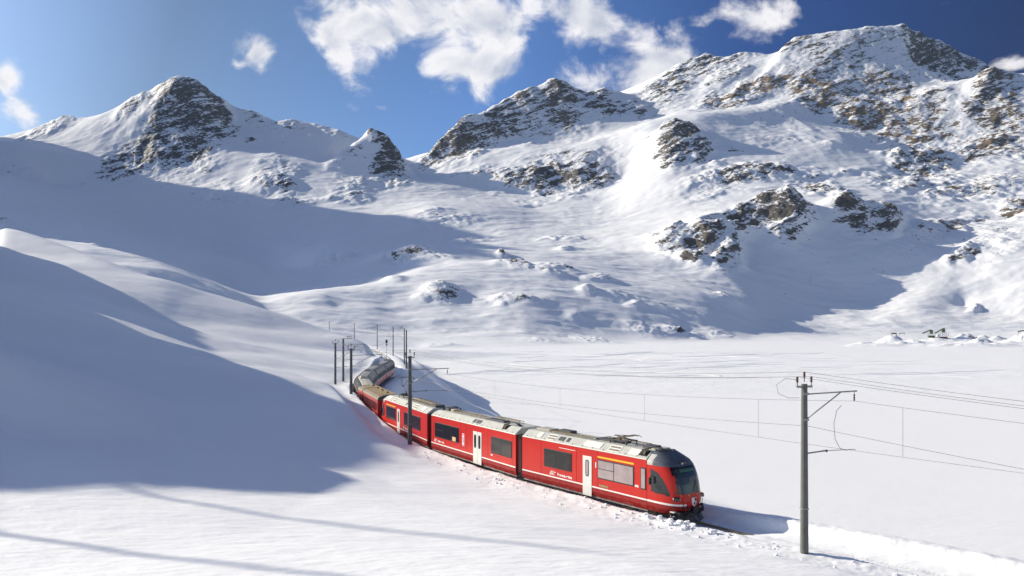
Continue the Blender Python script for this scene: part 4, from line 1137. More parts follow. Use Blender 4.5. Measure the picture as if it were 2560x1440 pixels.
def rivets(parent, x0, x1, step, side=-1):
    b = MB()
    k = x0
    while k < x1:
        on_slope(b, k, .12, .24, .035, .02, side)
        k += step
    o = b.build('roof_bolts', DGREY, parent)
    o['kind'] = 'stuff'

def place_car(name, label, s_rear, s_front, cat='rail car', group='cars of the red train', z=0.0):
    """the car's empty sits on the rail between its two bogies, +x towards the head of the train"""
    inset = 2.2
    a, _ = at(s_rear - inset)
    b, _ = at(s_front + inset)
    mid = (a + b) / 2
    e = empty(name, mid)
    v = b - a
    e.rotation_mode = 'QUATERNION'
    # x towards the front, z up
    x_ = v.normalized()
    y_ = Vector((0, 0, 1)).cross(x_).normalized()
    z_ = x_.cross(y_)
    e.rotation_quaternion = Matrix((x_, y_, z_)).transposed().to_quaternion()
    tag(e, label, cat, group)
    return e, (s_rear - s_front)

def gangway(parent, x0, x1):
    b = MB()
    n = 6
    for k in range(n):
        t = x0 + (x1 - x0) * (k + .5) / n
        wd = (x1 - x0) / n * .62
        b.box((t, 0, 2.0), (wd, 2 * HW - .34, 2.8))
        b.box((t, 0, 2.0), (wd * .5, 2 * HW - .22, 2.66))
    b.build('gangway_bellows', BLK, parent)
    MB().box(((x0 + x1) / 2, -(HW - .16), 1.95), ((x1 - x0) * .45, .06, 2.3)).build('gangway_panel', RED2, parent)


# ------------------------------------------------------------------ curved driving cab
XF = [(.50, 1.98), (.75, 2.20), (1.0, 2.30), (1.3, 2.34), (1.55, 2.30), (1.8, 2.25), (2.2, 2.17), (2.6, 2.04), (2.95, 1.86), (3.15, 1.70), (3.36, 1.40), (3.6, 1.0), (3.84, .52)]
def cab(parent, xb, sg=1, lit_glass=None):
    NZ, NT = 66, 96
    zs = np.concatenate([np.linspace(.5, 3.36, NZ - 14), np.linspace(3.36, 3.84, 15)[1:]])
    grid = []
    for z in zs:
        xf = float(np.interp(z, [a for a, b in XF], [b for a, b in XF]))
        wd = float(np.interp(z, [.5, .75, 3.36, 3.84], [HW - .08, HW, HW + .0, YR]))
        row = []
        for k in range(NT + 1):
            th = -math.pi / 2 + math.pi * k / NT
            c_, s_ = max(0, math.cos(th)), math.sin(th)
            n = 3.3
            row.append(Vector((xb * sg + sg * xf * c_ ** (2 / n), wd * math.copysign(abs(s_) ** (2 / n), s_), z)))
        grid.append(row)
    buckets = {}
    for j in range(len(zs) - 1):
        for k in range(NT):
            q = [grid[j][k], grid[j][k + 1], grid[j + 1][k + 1], grid[j + 1][k]]
            c_ = sum(q, Vector()) / 4
            x = (c_.x * sg - xb); y = abs(c_.y); z = c_.z
            xf = float(np.interp(z, [a for a, b in XF], [b for a, b in XF]))
            key = 'cab_shell'
            if z < Z_ST - .045: key = 'cab_skirt'
            elif z < Z_ST + .045 and y > .55: key = 'cab_stripe'
            # windscreen and its dark surround
            wl = 1.00 - .04 * (z - 1.7)
            if 1.70 < z < 3.14 and y < wl + (.10 if z > 2.7 else 0):
                key = 'windscreen_surround'
                if 1.80 < z < 2.78 and y < wl - .09: key = 'windscreen'
                if 2.84 < z < 3.02 and y < .62: key = 'destination_display'
            if z > 3.14:
                key = 'cab_hood' if (x > .42 or z > 3.7) else 'cab_roof_edge'
            # side window, pointed towards the nose
            if y > 1.02 and key == 'cab_shell':
                x0, x1 = .16, 1.62
                if x0 < x < x1:
                    t = (x - x0) / (x1 - x0)
                    top = 2.92 - 1.25 * t ** 2.4
                    bot = 1.62 - .10 * t
                    if bot < z < top:
                        key = 'side_window_frame'
                        if bot + .10 + .1 * t < z < top - .07 and x > x0 + .07: key = 'side_window'
            if key in ('side_window', 'side_window_frame', 'cab_roof_edge', 'cab_stripe'): key += '|' + ('l' if c_.y < 0 else 'r')
            buckets.setdefault(key, []).append(q)
    mats = dict(cab_shell=RED, cab_skirt=RED2, cab_stripe=WHT, windscreen_surround=BLKG, windscreen=GLASSC, destination_display=COPPER, cab_hood=HOODG, cab_roof_edge=ROOFG, side_window_frame=BLK, side_window=GLASSC)
    shell = None
    for key, qs in sorted(buckets.items()):
        key = key.split('|')[0]
        me = bpy.data.meshes.new(key)
        vs, fs, idx = [], [], {}
        for q in qs:
            f = []
            for v in q:
                kk = (round(v.x, 4), round(v.y, 4), round(v.z, 4))
                if kk not in idx:
                    idx[kk] = len(vs); vs.append(v)
                f.append(idx[kk])
            if len(set(f)) >= 3:
                ff = []
                for i_ in f:
                    if i_ not in ff: ff.append(i_)
                fs.append(tuple(ff) if sg > 0 else tuple(ff[::-1]))
        me.from_pydata(vs, [], fs)
        me.polygons.foreach_set('use_smooth', [True] * len(me.polygons))
        me.materials.append(mats[key])
        o = bpy.data.objects.new(key, me); C.objects.link(o); o.parent = parent
        if key == 'cab_shell': shell = o
    # closing plates at roof and floor
    MB().box((sg * (xb + .14), 0, 3.835), (.30, 2 * YR, .02)).build('cab_roof_plate', HOODG, parent)
    def xs(z, y, off=0.0):      # x on the nose surface
        xf = float(np.interp(z, [a for a, b in XF], [b for a, b in XF]))
        wd = HW
        c_ = (1 - min(.999, abs(y) / wd) ** 3.3) ** (1 / 3.3)
        return sg * (xb + xf * c_ + off)
    # top lamp in its box on the hood
    lb_ = MB().box((xs(3.30, 0, .02), 0, 3.27), (.16, .52, .20)).build('hood_lamp_box', BLKG, parent, .02)
    MB().lathe((xs(3.30, 0, .10), -.12, 3.27), [(.06, -.01), (.065, .02), (.03, .035)][:3] if sg > 0 else [(.03, -.035), (.065, -.02), (.06, .01)], 12, 'X').build('headlamp', LIGHTW, lb_)
    MB().box((sg * (xb + .56), 0, 3.70), (.10, 1.25, .03)).build('hood_bar', ROOFG, parent)
    for s_ in (-1, 1):
        hb = MB().box((xs(1.42, s_ * 1.02, .0), s_ * 1.04, 1.42), (.36, .34, .20), Matrix.Rotation(-s_ * sg * .75, 3, 'Z')).build('headlamp_housing', BLKG, parent, .03)
        for q in (0, 1):
            yy = s_ * (.98 + .16 * q)
            MB().lathe((xs(1.42, min(1.25, abs(yy)), .10), yy, 1.42), [(.05, -.03), (.05, .03)], 10, 'X').build('headlamp', LIGHTW, hb)
        # small orange marker lamps under the windscreen
        for yy in (.35, .82):
            MB().lathe((xs(1.60, yy, -.02), s_ * yy, 1.60), [(.035, -.03), (.035, .03)], 8, 'X').build('marker_lamp', YEL, parent)
        # grab rail
        MB().tube([(xs(1.30, .78, .02), s_ * .80, 1.30), (xs(1.30, .78, .09), s_ * .80, 1.30), (xs(.85, .78, .10), s_ * .80, .85), (xs(.85, .78, .02), s_ * .80, .85)], .018, 6).build('grab_rail', BLK, parent)
        # wing mirror
        mr = MB()
        mr.tube([(sg * (xb + .30), s_ * (HW - .03), 2.55), (sg * (xb + .42), s_ * (HW + .20), 2.45)], .02, 6)
        mr.box((sg * (xb + .42), s_ * (HW + .22), 2.26), (.10, .17, .40))
        mr.build('wing_mirror', BLK, parent, .02)
    # wiper
    MB().tube([(xs(1.78, .05, .05), .05, 1.78), (xs(2.35, .38, .05), .38, 2.35)], .014, 5).build('wiper', BLK, parent)
    # shield on the nose: white with a dark and a red quarter
    def shield(sc, off, m_, nm, part=None, par=None):
        pts = [(-.17, .20), (.17, .20), (.17, -.02), (.12, -.15), (0, -.25), (-.12, -.15), (-.17, -.02)]
        if part == 'l': pts = [(-.15, .18), (-.01, .18), (-.01, .02), (-.15, .02)]
        if part == 'r': pts = [(.02, .18), (.15, .18), (.15, .02), (.02, .02)]
        if part == 'b': pts = [(-.07, -.04), (.08, -.02), (.05, -.14), (-.02, -.18), (-.03, -.10)]
        x_ = xs(1.22, 0, off)
        return MB().prism([(y_ * sc * sg, 1.22 + z_ * sc) for (y_, z_) in pts], x_ - .01, x_ + .01, 'X').build(nm, m_, par or parent)
    sh = shield(1.15, .03, WHT, 'crest_shield')
    shield(1.15, .045, CREST_B, 'crest_emblem', 'b', sh)
    shield(1.15, .045, RED2, 'crest_emblem', 'r', sh)
    # coupling, hoses, buffer beam, snow plough
    cp = MB()
    cp.box((xs(.70, 0, .05), 0, .72), (.5, .30, .24))
    cp.lathe((xs(.70, 0, .30), 0, .74), [(.20, -.04), (.22, 0), (.20, .04)], 14, 'X')
    cp.box((xs(.6, 0, -.12), 0, .60), (.5, 2.1, .16))
    cp.build('coupling', BLK, parent)
    for k, yy in enumerate((-.75, -.55, .50, .66, .82)):
        MB().tube([(xs(.92, abs(yy), .0), yy, .95), (xs(.92, abs(yy), .20), yy, .98), (xs(.7, abs(yy), .28), yy + .05, .78), (xs(.6, abs(yy), .20), yy + .05, .48), (xs(.6, abs(yy), .02), yy, .50)], .035, 6).build('brake_hose', BLK, parent)
    for s_ in (-1, 1):
        st = MB()
        st.box((xs(.62, 1.05, .02), s_ * 1.02, .66), (.30, .34, .05))
        st.box((xs(.62, 1.05, .0), s_ * 1.02, .42), (.26, .30, .04))
        st.build('step', WHT, parent)
    pl = MB()
    NP = 14
    for k in range(NP):
        y0, y1 = -1.22 + 2.44 * k / NP, -1.22 + 2.44 * (k + 1) / NP
        def px_(y, zz): return sg * (xb + 2.30 + .25 * (1 - abs(y) / 1.22) - (.42 if zz > .5 else 0) - .25 * (abs(y) / 1.22) ** 2)
        a0, a1, b0, b1 = Vector((px_(y0, .1), y0, .06)), Vector((px_(y1, .1), y1, .06)), Vector((px_(y0, .6), y0, .58)), Vector((px_(y1, .6), y1, .58))
        th = Vector((-sg * .05, 0, 0))
        pl.add([a0, a1, b1, b0, a0 + th, a1 + th, b1 + th, b0 + th], [(0, 1, 2, 3), (4, 7, 6, 5), (0, 4, 5, 1), (3, 2, 6, 7), (0, 3, 7, 4), (1, 5, 6, 2)])
    pl.build('snow_plough', UNDER, parent)

def common_roof(parent, xa, xb_, panels, grilles, louvres):
    for (x, wd) in panels:
        for sd in (-1, 1): on_slope(MB(), x, .22, .88, wd, .03, sd).build('roof_panel', ROOFP, parent)
    for (x, wd) in grilles:
        for sd in (-1, 1): roof_louvre(parent, x, wd, DGREY, sd, .30, .80)
    for (x, wd) in louvres:
        for sd in (-1, 1):
            l_ = on_slope(MB(), x, .15, .90, wd, .02, sd).build('roof_hatch', ROOFP, parent)
            for (a_, b__) in ((.25, .42), (.58, .75)):
                on_slope(MB(), x, a_, b__, wd * .8, .045, sd).build('hatch_louvre', SKIRT, l_)

S_B = s_of_y(55.5); S_C = s_of_y(67.95)
# ---- leading car
L1 = 14.2
car1, _ = place_car('rail_car', 'leading red rail car with curved black windscreen and white crest on its nose', S_B, S_B - L1, 'rail car')
H1 = L1 / 2
X0 = -H1
XB = H1 - 2.35
strip_body(car1, X0, XB); strip_roof(car1, X0, XB)
cab(car1, XB, 1)
window(car1, X0 + 2.43, X0 + 5.25, 1.66, 2.88, [.47, .53], GLASS, split_last=[0])
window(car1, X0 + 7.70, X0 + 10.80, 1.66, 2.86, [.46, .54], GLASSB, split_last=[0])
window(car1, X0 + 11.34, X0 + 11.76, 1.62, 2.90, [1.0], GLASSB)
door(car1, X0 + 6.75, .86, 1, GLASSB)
for sd in (-1, 1):
    MB().box((X0 + 9.25, sd * (HW + .010), 3.00), (3.1, .016, .10)).build('first_class_band', YEL, car1)
    MB().box((X0 + 8.25, sd * (HW + .010), 1.24), (.80, .016, .15)).build('number_plate', BRASS, car1)
MB().box((X0 + 4.8, -(HW + .012), 3.10), (1.6, .012, .035)).build('painted_highlight', WHT, car1)  # highlight on the upper body, painted as a thin white strip
seams(car1, [X0 + 2.1, X0 + 5.7, X0 + 7.7, XB - .03])
logo(car1, X0 + 3.0, 1.20, .85); text_part(car1, 'Ferrovia retica', X0 + 3.83, 1.22, .245, bold=.010)
text_part(car1, '1', X0 + 7.42, 2.32, .42, bold=.02); text_part(car1, '3502', X0 + 10.88, 1.68, .15)
common_roof(car1, X0, XB, [(X0 + 1.7, .5), (X0 + 7.0, 1.55), (X0 + 10.6, .8)], [(X0 + 3.97, .55), (X0 + 4.62, .26)], [(X0 + 2.98, .9), (X0 + 8.95, 1.0)])
rivets(car1, X0 + .5, XB - .3, .95)
roof_cables(car1, X0 + 11.35, 1)
roof_boxes(car1, [(X0 + 1.1, .1, 1.4, .9, .12, CREAM, 'roof_box'), (X0 + 2.9, .35, 1.3, .6, .16, DGREY, 'resistor_box'), (X0 + 7.6, .1, 2.4, .8, .10, DGREY, 'roof_box'), (X0 + 11.0, .0, .9, .7, .18, DGREY, 'roof_box'), (XB - .15, .0, .5, 1.1, .10, CREAM, 'roof_box')])
ladder(car1, X0 + 2.2, X0 + 6.6, -.52, Z_RF + .13, .3)
ladder(car1, X0 + 6.6, X0 + 10.4, .5, Z_RF + .13, .3)
pantograph(car1, X0 + 8.6, False)
bogie(car1, X0 + 2.4); bogie(car1, H1 - 3.6)
MB().box((X0 + 6.2, 0, .36), (3.4, 2.1, .22)).build('equipment_box', UNDER, car1)

# ---- middle car
SA2, SB2 = S_C - .0, S_B + .7
car2, L2 = place_car('rail_car', 'middle red rail car with double white doors and a small poster beside them', SA2, SB2)
X0 = -L2 / 2
strip_body(car2, X0, -X0); strip_roof(car2, X0, -X0)
window(car2, X0 + .73, X0 + 5.19, 1.62, 2.88, [.34, .34, .32], GLASS, split_last=[0])
for yy in (-1, 1):
    MB().box((X0 + 4.35, yy * (HW + .036), 1.86), (.62, .012, .34)).build('seat_back', SEATB, car2, .004)
door(car2, X0 + 8.27, 1.36, 2)
window(car2, X0 + 10.4, X0 + 13.35, 1.62, 2.86, [.47, .53], GLASS, split_last=[0])
pz = MB().box((X0 + 5.92, -(HW + .008), 2.02), (.34, .012, .96)).build('poster', WHT, car2)
MB().box((X0 + 5.92, -(HW + .016), 2.40), (.28, .008, .14)).build('poster_print', PINKD, pz)
MB().box((X0 + 5.92, -(HW + .016), 2.0), (.20, .008, .46)).build('poster_print', PINKD, pz)
MB().box((X0 + 5.92, -(HW + .021), 2.0), (.10, .008, .46)).build('poster_print', BLUED, pz)
MB().box((X0 + 5.92, -(HW + .016), 1.62), (.24, .008, .08)).build('poster_print', BLUED, pz)
seams(car2, [X0 + .45, X0 + 5.45, X0 + 6.5, X0 + 9.9, -X0 - .4])
logo(car2, X0 + .55, 1.22, .8); text_part(car2, 'Viafier retica', X0 + 1.3, 1.24, .23, bold=.010)
text_part(car2, '3502', X0 + 10.35, 1.42, .13)
common_roof(car2, X0, -X0, [], [(X0 + 8.0, .7), (X0 + 7.3, .3)], [])
rivets(car2, X0 + .6, -X0 - .4, .75)
roof_cables(car2, -X0 - 1.9, 1); roof_cables(car2, X0 + .9, -1, side=1)
ladder(car2, X0 + 2.6, X0 + 8.2, -.42, Z_RF + .16, .46, .40)
ladder(car2, X0 + 8.4, X0 + 12.0, .45, Z_RF + .16, .32)
roof_boxes(car2, [(X0 + 1.0, 0, 1.2, .9, .22, DGREY, 'roof_box'), (X0 + 2.1, -.1, .6, .5, .18, CREAM, 'roof_box'), (X0 + 9.6, -.25, 2.6, .6, .12, DGREY, 'resistor_box')])
gangway(car2, -X0 + .02, -X0 + .68)
bogie(car2, X0 + 2.3); bogie(car2, -X0 - 2.3)
MB().box((0, 0, .36), (4.0, 2.1, .22)).build('equipment_box', UNDER, car2)

# ---- rear car with the raised pantograph
L3 = 16.4
SB3 = S_C + .7
car3, _ = place_car('rail_car', 'third red rail car with raised pantograph, partly in the shade of the hill', SB3 + L3, SB3)
H3 = L3 / 2
X0 = -H3
XB3 = H3 - 2.35
strip_body(car3, -XB3, H3); strip_roof(car3, -XB3, H3)
cab(car3, XB3, -1)
window(car3, X0 + 3.0, X0 + 6.4, 1.62, 2.86, [.5, .5], GLASS)
window(car3, X0 + 9.3, X0 + 14.4, 1.62, 2.86, [.33, .33, .34], GLASS)
door(car3, X0 + 7.5, .95, 1)
for sd in (-1, 1):
    MB().box((X0 + 4.7, sd * (HW + .010), 3.0), (3.5, .016, .10)).build('first_class_band', YEL, car3)
logo(car3, X0 + 8.9, 1.20, .8); text_part(car3, 'Rh\u00e4tische Bahn', X0 + 9.7, 1.22, .23, bold=.010)
common_roof(car3, X0, H3, [(X0 + 3.6, .7), (X0 + 14.6, .9)], [(X0 + 10.3, .6), (X0 + 9.5, .3)], [(X0 + 5.3, 1.0), (X0 + 12.2, 1.3)])
rivets(car3, -XB3 + .4, H3 - .4, .95)
roof_boxes(car3, [(X0 + 3.6, .3, .8, .7, .22, DGREY, 'roof_box'), (H3 - 1.0, 0, 1.2, .9, .2, DGREY, 'roof_box')])
ladder(car3, X0 + 6.8, H3 - 1.8, -.42, Z_RF + .14, .36)
ladder(car3, X0 + 8.0, H3 - 2.4, .45, Z_RF + .14, .36)
pantograph(car3, X0 + 5.4, True)
gangway(car3, H3 + .02, H3 + .68)
bogie(car3, -XB3 + .3); bogie(car3, H3 - 2.3)

# ---- older coach with ribbed roof
S4 = SB3 + L3 + .5
L4 = 14.6
coach, _ = place_car('passenger_coach', 'old dark red coach with ribbed brown roof, behind the three bright red cars', S4 + L4, S4, 'railway coach', 'coaches hauled behind the rail cars')
h = L4 / 2
MB().box((0, 0, 1.85), (L4, 2 * 1.30, 2.35)).build('body', OLDRED, coach, .03)
MB().box((0, 0, .62), (L4 - .2, 2 * 1.24, .22)).build('solebar', UNDER, coach)
prof = [(-1.34, 3.02)]
for k in range(11):
    a = math.pi * k / 10
    prof.append((-1.34 * math.cos(a), 3.06 + .52 * math.sin(a) ** .8))
prof.append((1.34, 3.02))
MB().prism(prof, -h - .02, h + .02, 'X').build('roof', BROWNR, coach, .01)
for k in range(7):
    y = -1.0 + 2.0 * k / 6
    z = 3.06 + .52 * math.sqrt(max(0, 1 - (y / 1.34) ** 2)) ** .8
    MB().box((0, y, z + .03), (L4 - 1.2, .07, .07)).build('roof_rib', BRASS, coach)
for k in range(4):
    MB().lathe((-h + 2.4 + k * 3.2, .15, 3.56), [(.16, 0), (.16, .12), (.2, .14), (.05, .2)], 10).build('roof_vent', CREAM, coach)
for sd in (-1, 1):
    for k in range(9):
        x = -h + 1.9 + k * 1.35
        f = MB().box((x, sd * 1.312, 2.25), (.98, .03, .95)).build('window', BLK, coach)
        MB().box((x, sd * 1.33, 2.25), (.86, .01, .83)).build('pane', GLASS, f)
    for x in (-h + .7, h - .7):
        d_ = MB().box((x, sd * 1.312, 1.75), (.72, .03, 2.0)).build('door', OLDRED, coach, .01)
        MB().box((x, sd * 1.332, 2.3), (.42, .01, .7)).build('door_window', GLASS, d_)
    MB().box((0, sd * 1.306, 1.30), (L4 - .1, .012, .05)).build('stripe', WHT, coach)
    MB().lathe((h - .25, sd * 1.22, 2.7), [(.07, -.04), (.07, .04)], 8, 'X').build('tail_lamp', LIGHTW, coach)
for x in (-h, h):
    MB().box((x, 0, 1.9), (.16, 1.0, 2.1)).build('gangway', BLK, coach)
bogie(coach, -h + 2.4); bogie(coach, h - 2.4)

# ---- panorama coaches: glass reaching over the roof edge
def panorama(s0, ln, label, body_m, roof_m, endred):
    e, _ = place_car('panorama_coach', label, s0 + ln, s0, 'railway coach', 'coaches hauled behind the rail cars')
    h = ln / 2
    MB().box((0, 0, 1.12), (ln, 2.6, 1.05)).build('lower_body', body_m, e, .02)
    MB().box((0, 0, 1.60), (ln + .01, 2.63, .05)).build('stripe', WHT, e)
    # arched upper body profile
    pr = [(-1.30, 1.62), (-1.30, 2.55), (-1.20, 2.95), (-.98, 3.25), (-.62, 3.44), (0, 3.50), (.62, 3.44), (.98, 3.25), (1.20, 2.95), (1.30, 2.55), (1.30, 1.62)]
    MB().prism([(y * .985, z - .012) for y, z in pr], -h + .5, h - .5, 'X').build('glazing', GLASSP, e)
    for x0, x1 in ((-h, -h + .55), (h - .55, h)):
        MB().prism(pr, x0, x1, 'X').build('end_wall', body_m if endred else roof_m, e)
    MB().prism([(-.70, 3.40), (-.62, 3.47), (0, 3.53), (.62, 3.47), (.70, 3.40)], -h + .3, h - .3, 'X').build('roof', roof_m, e)
    n = 11
    for k in range(n + 1):
        x = -h + .6 + (ln - 1.2) * k / n
        for sd in (-1, 1):
            b = MB()
            pts = [(x, sd * 1.315, 1.62), (x, sd * 1.315, 2.56), (x, sd * 1.21, 2.97), (x, sd * .985, 3.27), (x, sd * .66, 3.45)]
            for p_, q_ in zip(pts[:-1], pts[1:]): b.bar(p_, q_, .09, .035)
            b.build('window_pillar', roof_m, e)
    for sd in (-1, 1):
        MB().box((0, sd * 1.315, 2.60), (ln - 1, .03, .06)).build('window_rail', roof_m, e)
    ac = MB()
    ac.prism([(-.55, 3.48), (-.48, 3.72), (.48, 3.72), (.55, 3.48)], -h + 2.2, -h + 5.2, 'X')
    ac.build('air_conditioner', roof_m, e, .05)
    f = MB(); f.box((-h + 3.7, 0, 3.725), (1.8, .6, .03)); f.build('cooling_fan', DGREY, e)
    for x in (-h - .02, h + .02): MB().box((x, 0, 1.9), (.4, 1.0, 2.1)).build('gangway', BLK, e)
    MB().box((0, 0, .48), (ln - 1.0, 2.3, .24)).build('underframe', UNDER, e)
    bogie(e, -h + 2.6); bogie(e, h - 2.6)
    return e
S5 = S4 + L4 + .6
PL = 16.6
panorama(S5, PL, 'red ended panorama coach in the bend next to the old ribbed coach', OLDRED, CREAM, True)
ROOFD = mat('panorama_roof_grey', (0.30, 0.29, 0.28), 0.45, var=.1)
panorama(S5 + PL + .6, PL, 'first panorama coach after the bend, its glazed end facing the camera', PINKRED, ROOFD, False)
panorama(S5 + 2 * (PL + .6), PL, 'middle one of the three shaded panorama coaches beyond the bend', PINKRED, ROOFD, False)
panorama(S5 + 3 * (PL + .6), PL, 'farthest panorama coach, vanishing behind the snow wall', PINKRED, ROOFD, False)

# ------------------------------------------------------------------ rails
for nm, off_ in (('rail', -.5), ('rail', .5)):
    for a_, b_ in ((s_of_y(40.6), TS[-1]),):
        v_, f_ = [], []
        s_ = a_; n_ = 0
        while s_ < b_ - 1:
            p = side(s_, off_)
            q, dd = at(s_)
            nrm = Vector((dd.y, -dd.x, 0)).normalized()
            for (o2, z2) in ((-.035, 0), (.035, 0), (.035, -.14), (-.035, -.14)):
                v_.append(tuple(p + nrm * o2 + Vector((0, 0, z2 - .01))))
            n_ += 1
            s_ += 1.2
        for k in range(n_ - 1):
            for m_ in range(4): f_.append((k * 4 + m_, k * 4 + (m_ + 1) % 4, k * 4 + 4 + (m_ + 1) % 4, k * 4 + 4 + m_))
        me = bpy.data.meshes.new(nm); me.from_pydata(v_, [], f_); me.materials.append(STEEL)
        o = bpy.data.objects.new(nm, me); C.objects.link(o)
        tag(o, 'steel rail half buried in the snow of the cut', kind='structure')
# ------------------------------------------------------------------ overhead line masts
MASTG = mat('mast_grey_green_paint', (0.115, 0.12, 0.11), 0.6, var=0.18, vscale=1.5)
MASTB = mat('mast_brown_paint', (0.12, 0.085, 0.07), 0.6, var=0.15)
MASTD = mat('mast_dark_grey', (0.10, 0.105, 0.11), 0.6, var=0.15)
GALV = mat('galvanised_tube', (0.30, 0.30, 0.29), 0.45, metal=0.4, var=0.1)
INSB = mat('brown_porcelain', (0.10, 0.025, 0.018), 0.3)
WIREM = mat('dark_wire', (0.07, 0.07, 0.068), 0.6)
LAMPK = mat('signal_black', (0.02, 0.018, 0.018), 0.5)

def mast(x, y, z0, z1, label, arm=None, arm_z=None, low_z=None, brace_z=None, m=None, wd=.20, cross=.42, style='T', ins=True, name='catenary_mast'):
    """arm = (x, y) over the line where the wires hang"""
    H = z1 - z0
    e = empty(name, (x, y, z0))
    tag(e, label, 'mast', 'catenary masts along the railway')
    m = m or MASTG
    p = MB()
    w0, w1 = wd * .62, wd * .44
    vs = []
    for zz, ww in ((-1.2, w0), (H, w1)):
        for (a, b) in ((-1, -.6), (-.6, -1), (.6, -1), (1, -.6), (1, .6), (.6, 1), (-.6, 1), (-1, .6)):
            vs.append((a * ww, b * ww, zz))
    fs = [tuple(range(7, -1, -1)), tuple(range(8, 16))] + [(k, (k + 1) % 8, (k + 1) % 8 + 8, k + 8) for k in range(8)]
    p.add(vs, fs)
    p.build('pole', m, e)
    MB().box((0, 0, H * .25), (wd * 1.2, wd * 1.2, .05)).build('clamp', GALV, e)
    up = Vector((0, 0, 1))
    if arm:
        v = Vector((arm[0] - x, arm[1] - y, 0)); L_ = v.length; u = v / L_
        n = Vector((-u.y, u.x, 0))
        az = arm_z - z0; bz = brace_z - z0
        t_ = MB()
        t_.tube([u * .05 + up * (az - .03), u * (L_ + .15) + up * (az + .05)], .034, 6)
        t_.build('cantilever_tube', GALV, e)
        MB().tube([u * .1 + up * bz, u * (L_ * .72) + up * az], .030, 6).build('brace', GALV, e)
        c_ = MB()
        for cz in (az, bz): c_.box(up * cz + u * .05, (wd * .9, wd * 1.1, .10))
        c_.build('bracket', GALV, e)
        b = MB()
        pr = [(.02, -.42), (.05, -.36), (.02, -.32), (.055, -.26), (.02, -.21), (.05, -.15), (.015, -.08), (.01, .04)]
        b.lathe(u * L_ + up * az, pr, 8)
        b.build('hanging_insulator', INSB, e)
        if low_z is not None:
            lz = low_z - z0
            MB().tube([u * .1 + up * (lz - .02), u * (L_ * .42) + up * (lz + .06)], .04, 6).build('steady_insulator', GALV, e)
            MB().tube([u * (L_ * .42) + up * (lz + .06), u * (L_ + .05) + up * (lz + .05), u * (L_ + .06) + up * lz], .018, 5).build('steady_arm', GALV, e)
            MB().lathe(u * (L_ * .44) + up * (lz + .0), [(.05, 0), (.06, .05), (.05, .1)], 6).build('clamp', DGREY, e)
        cd = u
    else:
        cd = Vector((.8, .6, 0))
    if ins:
        cz = H - .12
        if style == 'T':
            MB().bar(cd * -cross + up * cz, cd * cross + up * cz, .09, .10).build('crossarm', GALV, e)
            spots = [(-cross + .04, .0), (0, .22), (cross - .04, .0)]
        else:
            MB().bar(cd * -.1 + up * (H - .05), cd * 1.35 + up * (H - .02), .09, .10).build('crossarm', GALV, e)
            cz = H; spots = [(.75, 0), (1.0, 0), (1.28, 0)]
            if style == 'L-': spots = [(.7, 0), (.95, 0), (1.2, 0)]
        for (o_, dz_) in spots:
            b = MB()
            c_ = cd * o_ + up * (cz + dz_)
            b.tube([c_, c_ + up * .22], .022, 5)
            insulator(b, c_.x, c_.y, c_.z + .20, .26, .065)
            b.build('insulator', INSB, e)
    return e
Z = lambda py, dd: -(py - HZ) / FPX * dd
mast(13.45, 35.8, -10.45, Z(960, 35.8), 'tall grey catenary mast standing alone at right, nearest to the camera', (16.1, 36.6), -3.26, -6.0, -4.45, wd=.27)
mast(-9.0, 68.6, -10.9, Z(890, 68.6), 'grey catenary mast in front of the third red rail car', (-5.75, 69.2), -4.1, -6.07, -5.33, wd=.32)
mast(-19.5, 94.3, -11.0, Z(871, 94.3), 'dark catenary mast beside the bend where the snow slope hides the train', (-16.1, 96.0), -3.95, None, -5.3, wd=.30, m=MASTD)
mast(-28.2, 130, -10.9, Z(846.5, 130), 'catenary mast with insulators on a one sided top arm, left of the bend', (-24.9, 131), -3.7, -6.2, -5.6, wd=.30, m=MASTD, style='L')
mast(-26.3, 115.8, -9.8, Z(857.5, 115.8), 'leftmost catenary mast at the foot of the left snow slope', (-22.6, 116.6), -4.1, -6.6, -5.3, wd=.28, m=MASTD)
mast(-29.2, 211, -11.2, Z(821, 211), 'slim grey mast of the close pair beyond the train end', (-33.8, 214), -3.0, -4.6, -4.2, wd=.26, style='L-', m=MASTD)
mast(-25.8, 190, -11.3, Z(825, 190), 'brown mast of the close pair beyond the train end', None, m=MASTB, wd=.30, ins=False)
mast(-38.2, 250, -12.0, Z(819.5, 250), 'catenary mast rising just behind the roof of the last coach', (-42.0, 247), -2.3, -4.4, -3.6, wd=.28, m=MASTD)
mast(-53.7, 310, -11.9, Z(813, 310), 'distant catenary mast emerging behind the corner of the snow slope', (-57.5, 307), -1.9, -4.2, -3.4, wd=.28)
mast(-77, 380, -11.0, Z(809.5, 380), 'far catenary mast half hidden by the snow slope', (-81.5, 377), -1.5, -3.8, -3.1, wd=.28)
mast(-105.7, 450, -10.2, Z(805.5, 450), 'farthest small mast showing above the snow slope at left', (-101, 452), -1.2, None, -2.4, wd=.28)
mast(28.4, 18.3, -11.0, -4.0, 'catenary mast beyond the right edge carrying the wires onward', (30.6, 19.9), -4.3, -6.1, -5.4, wd=.34)
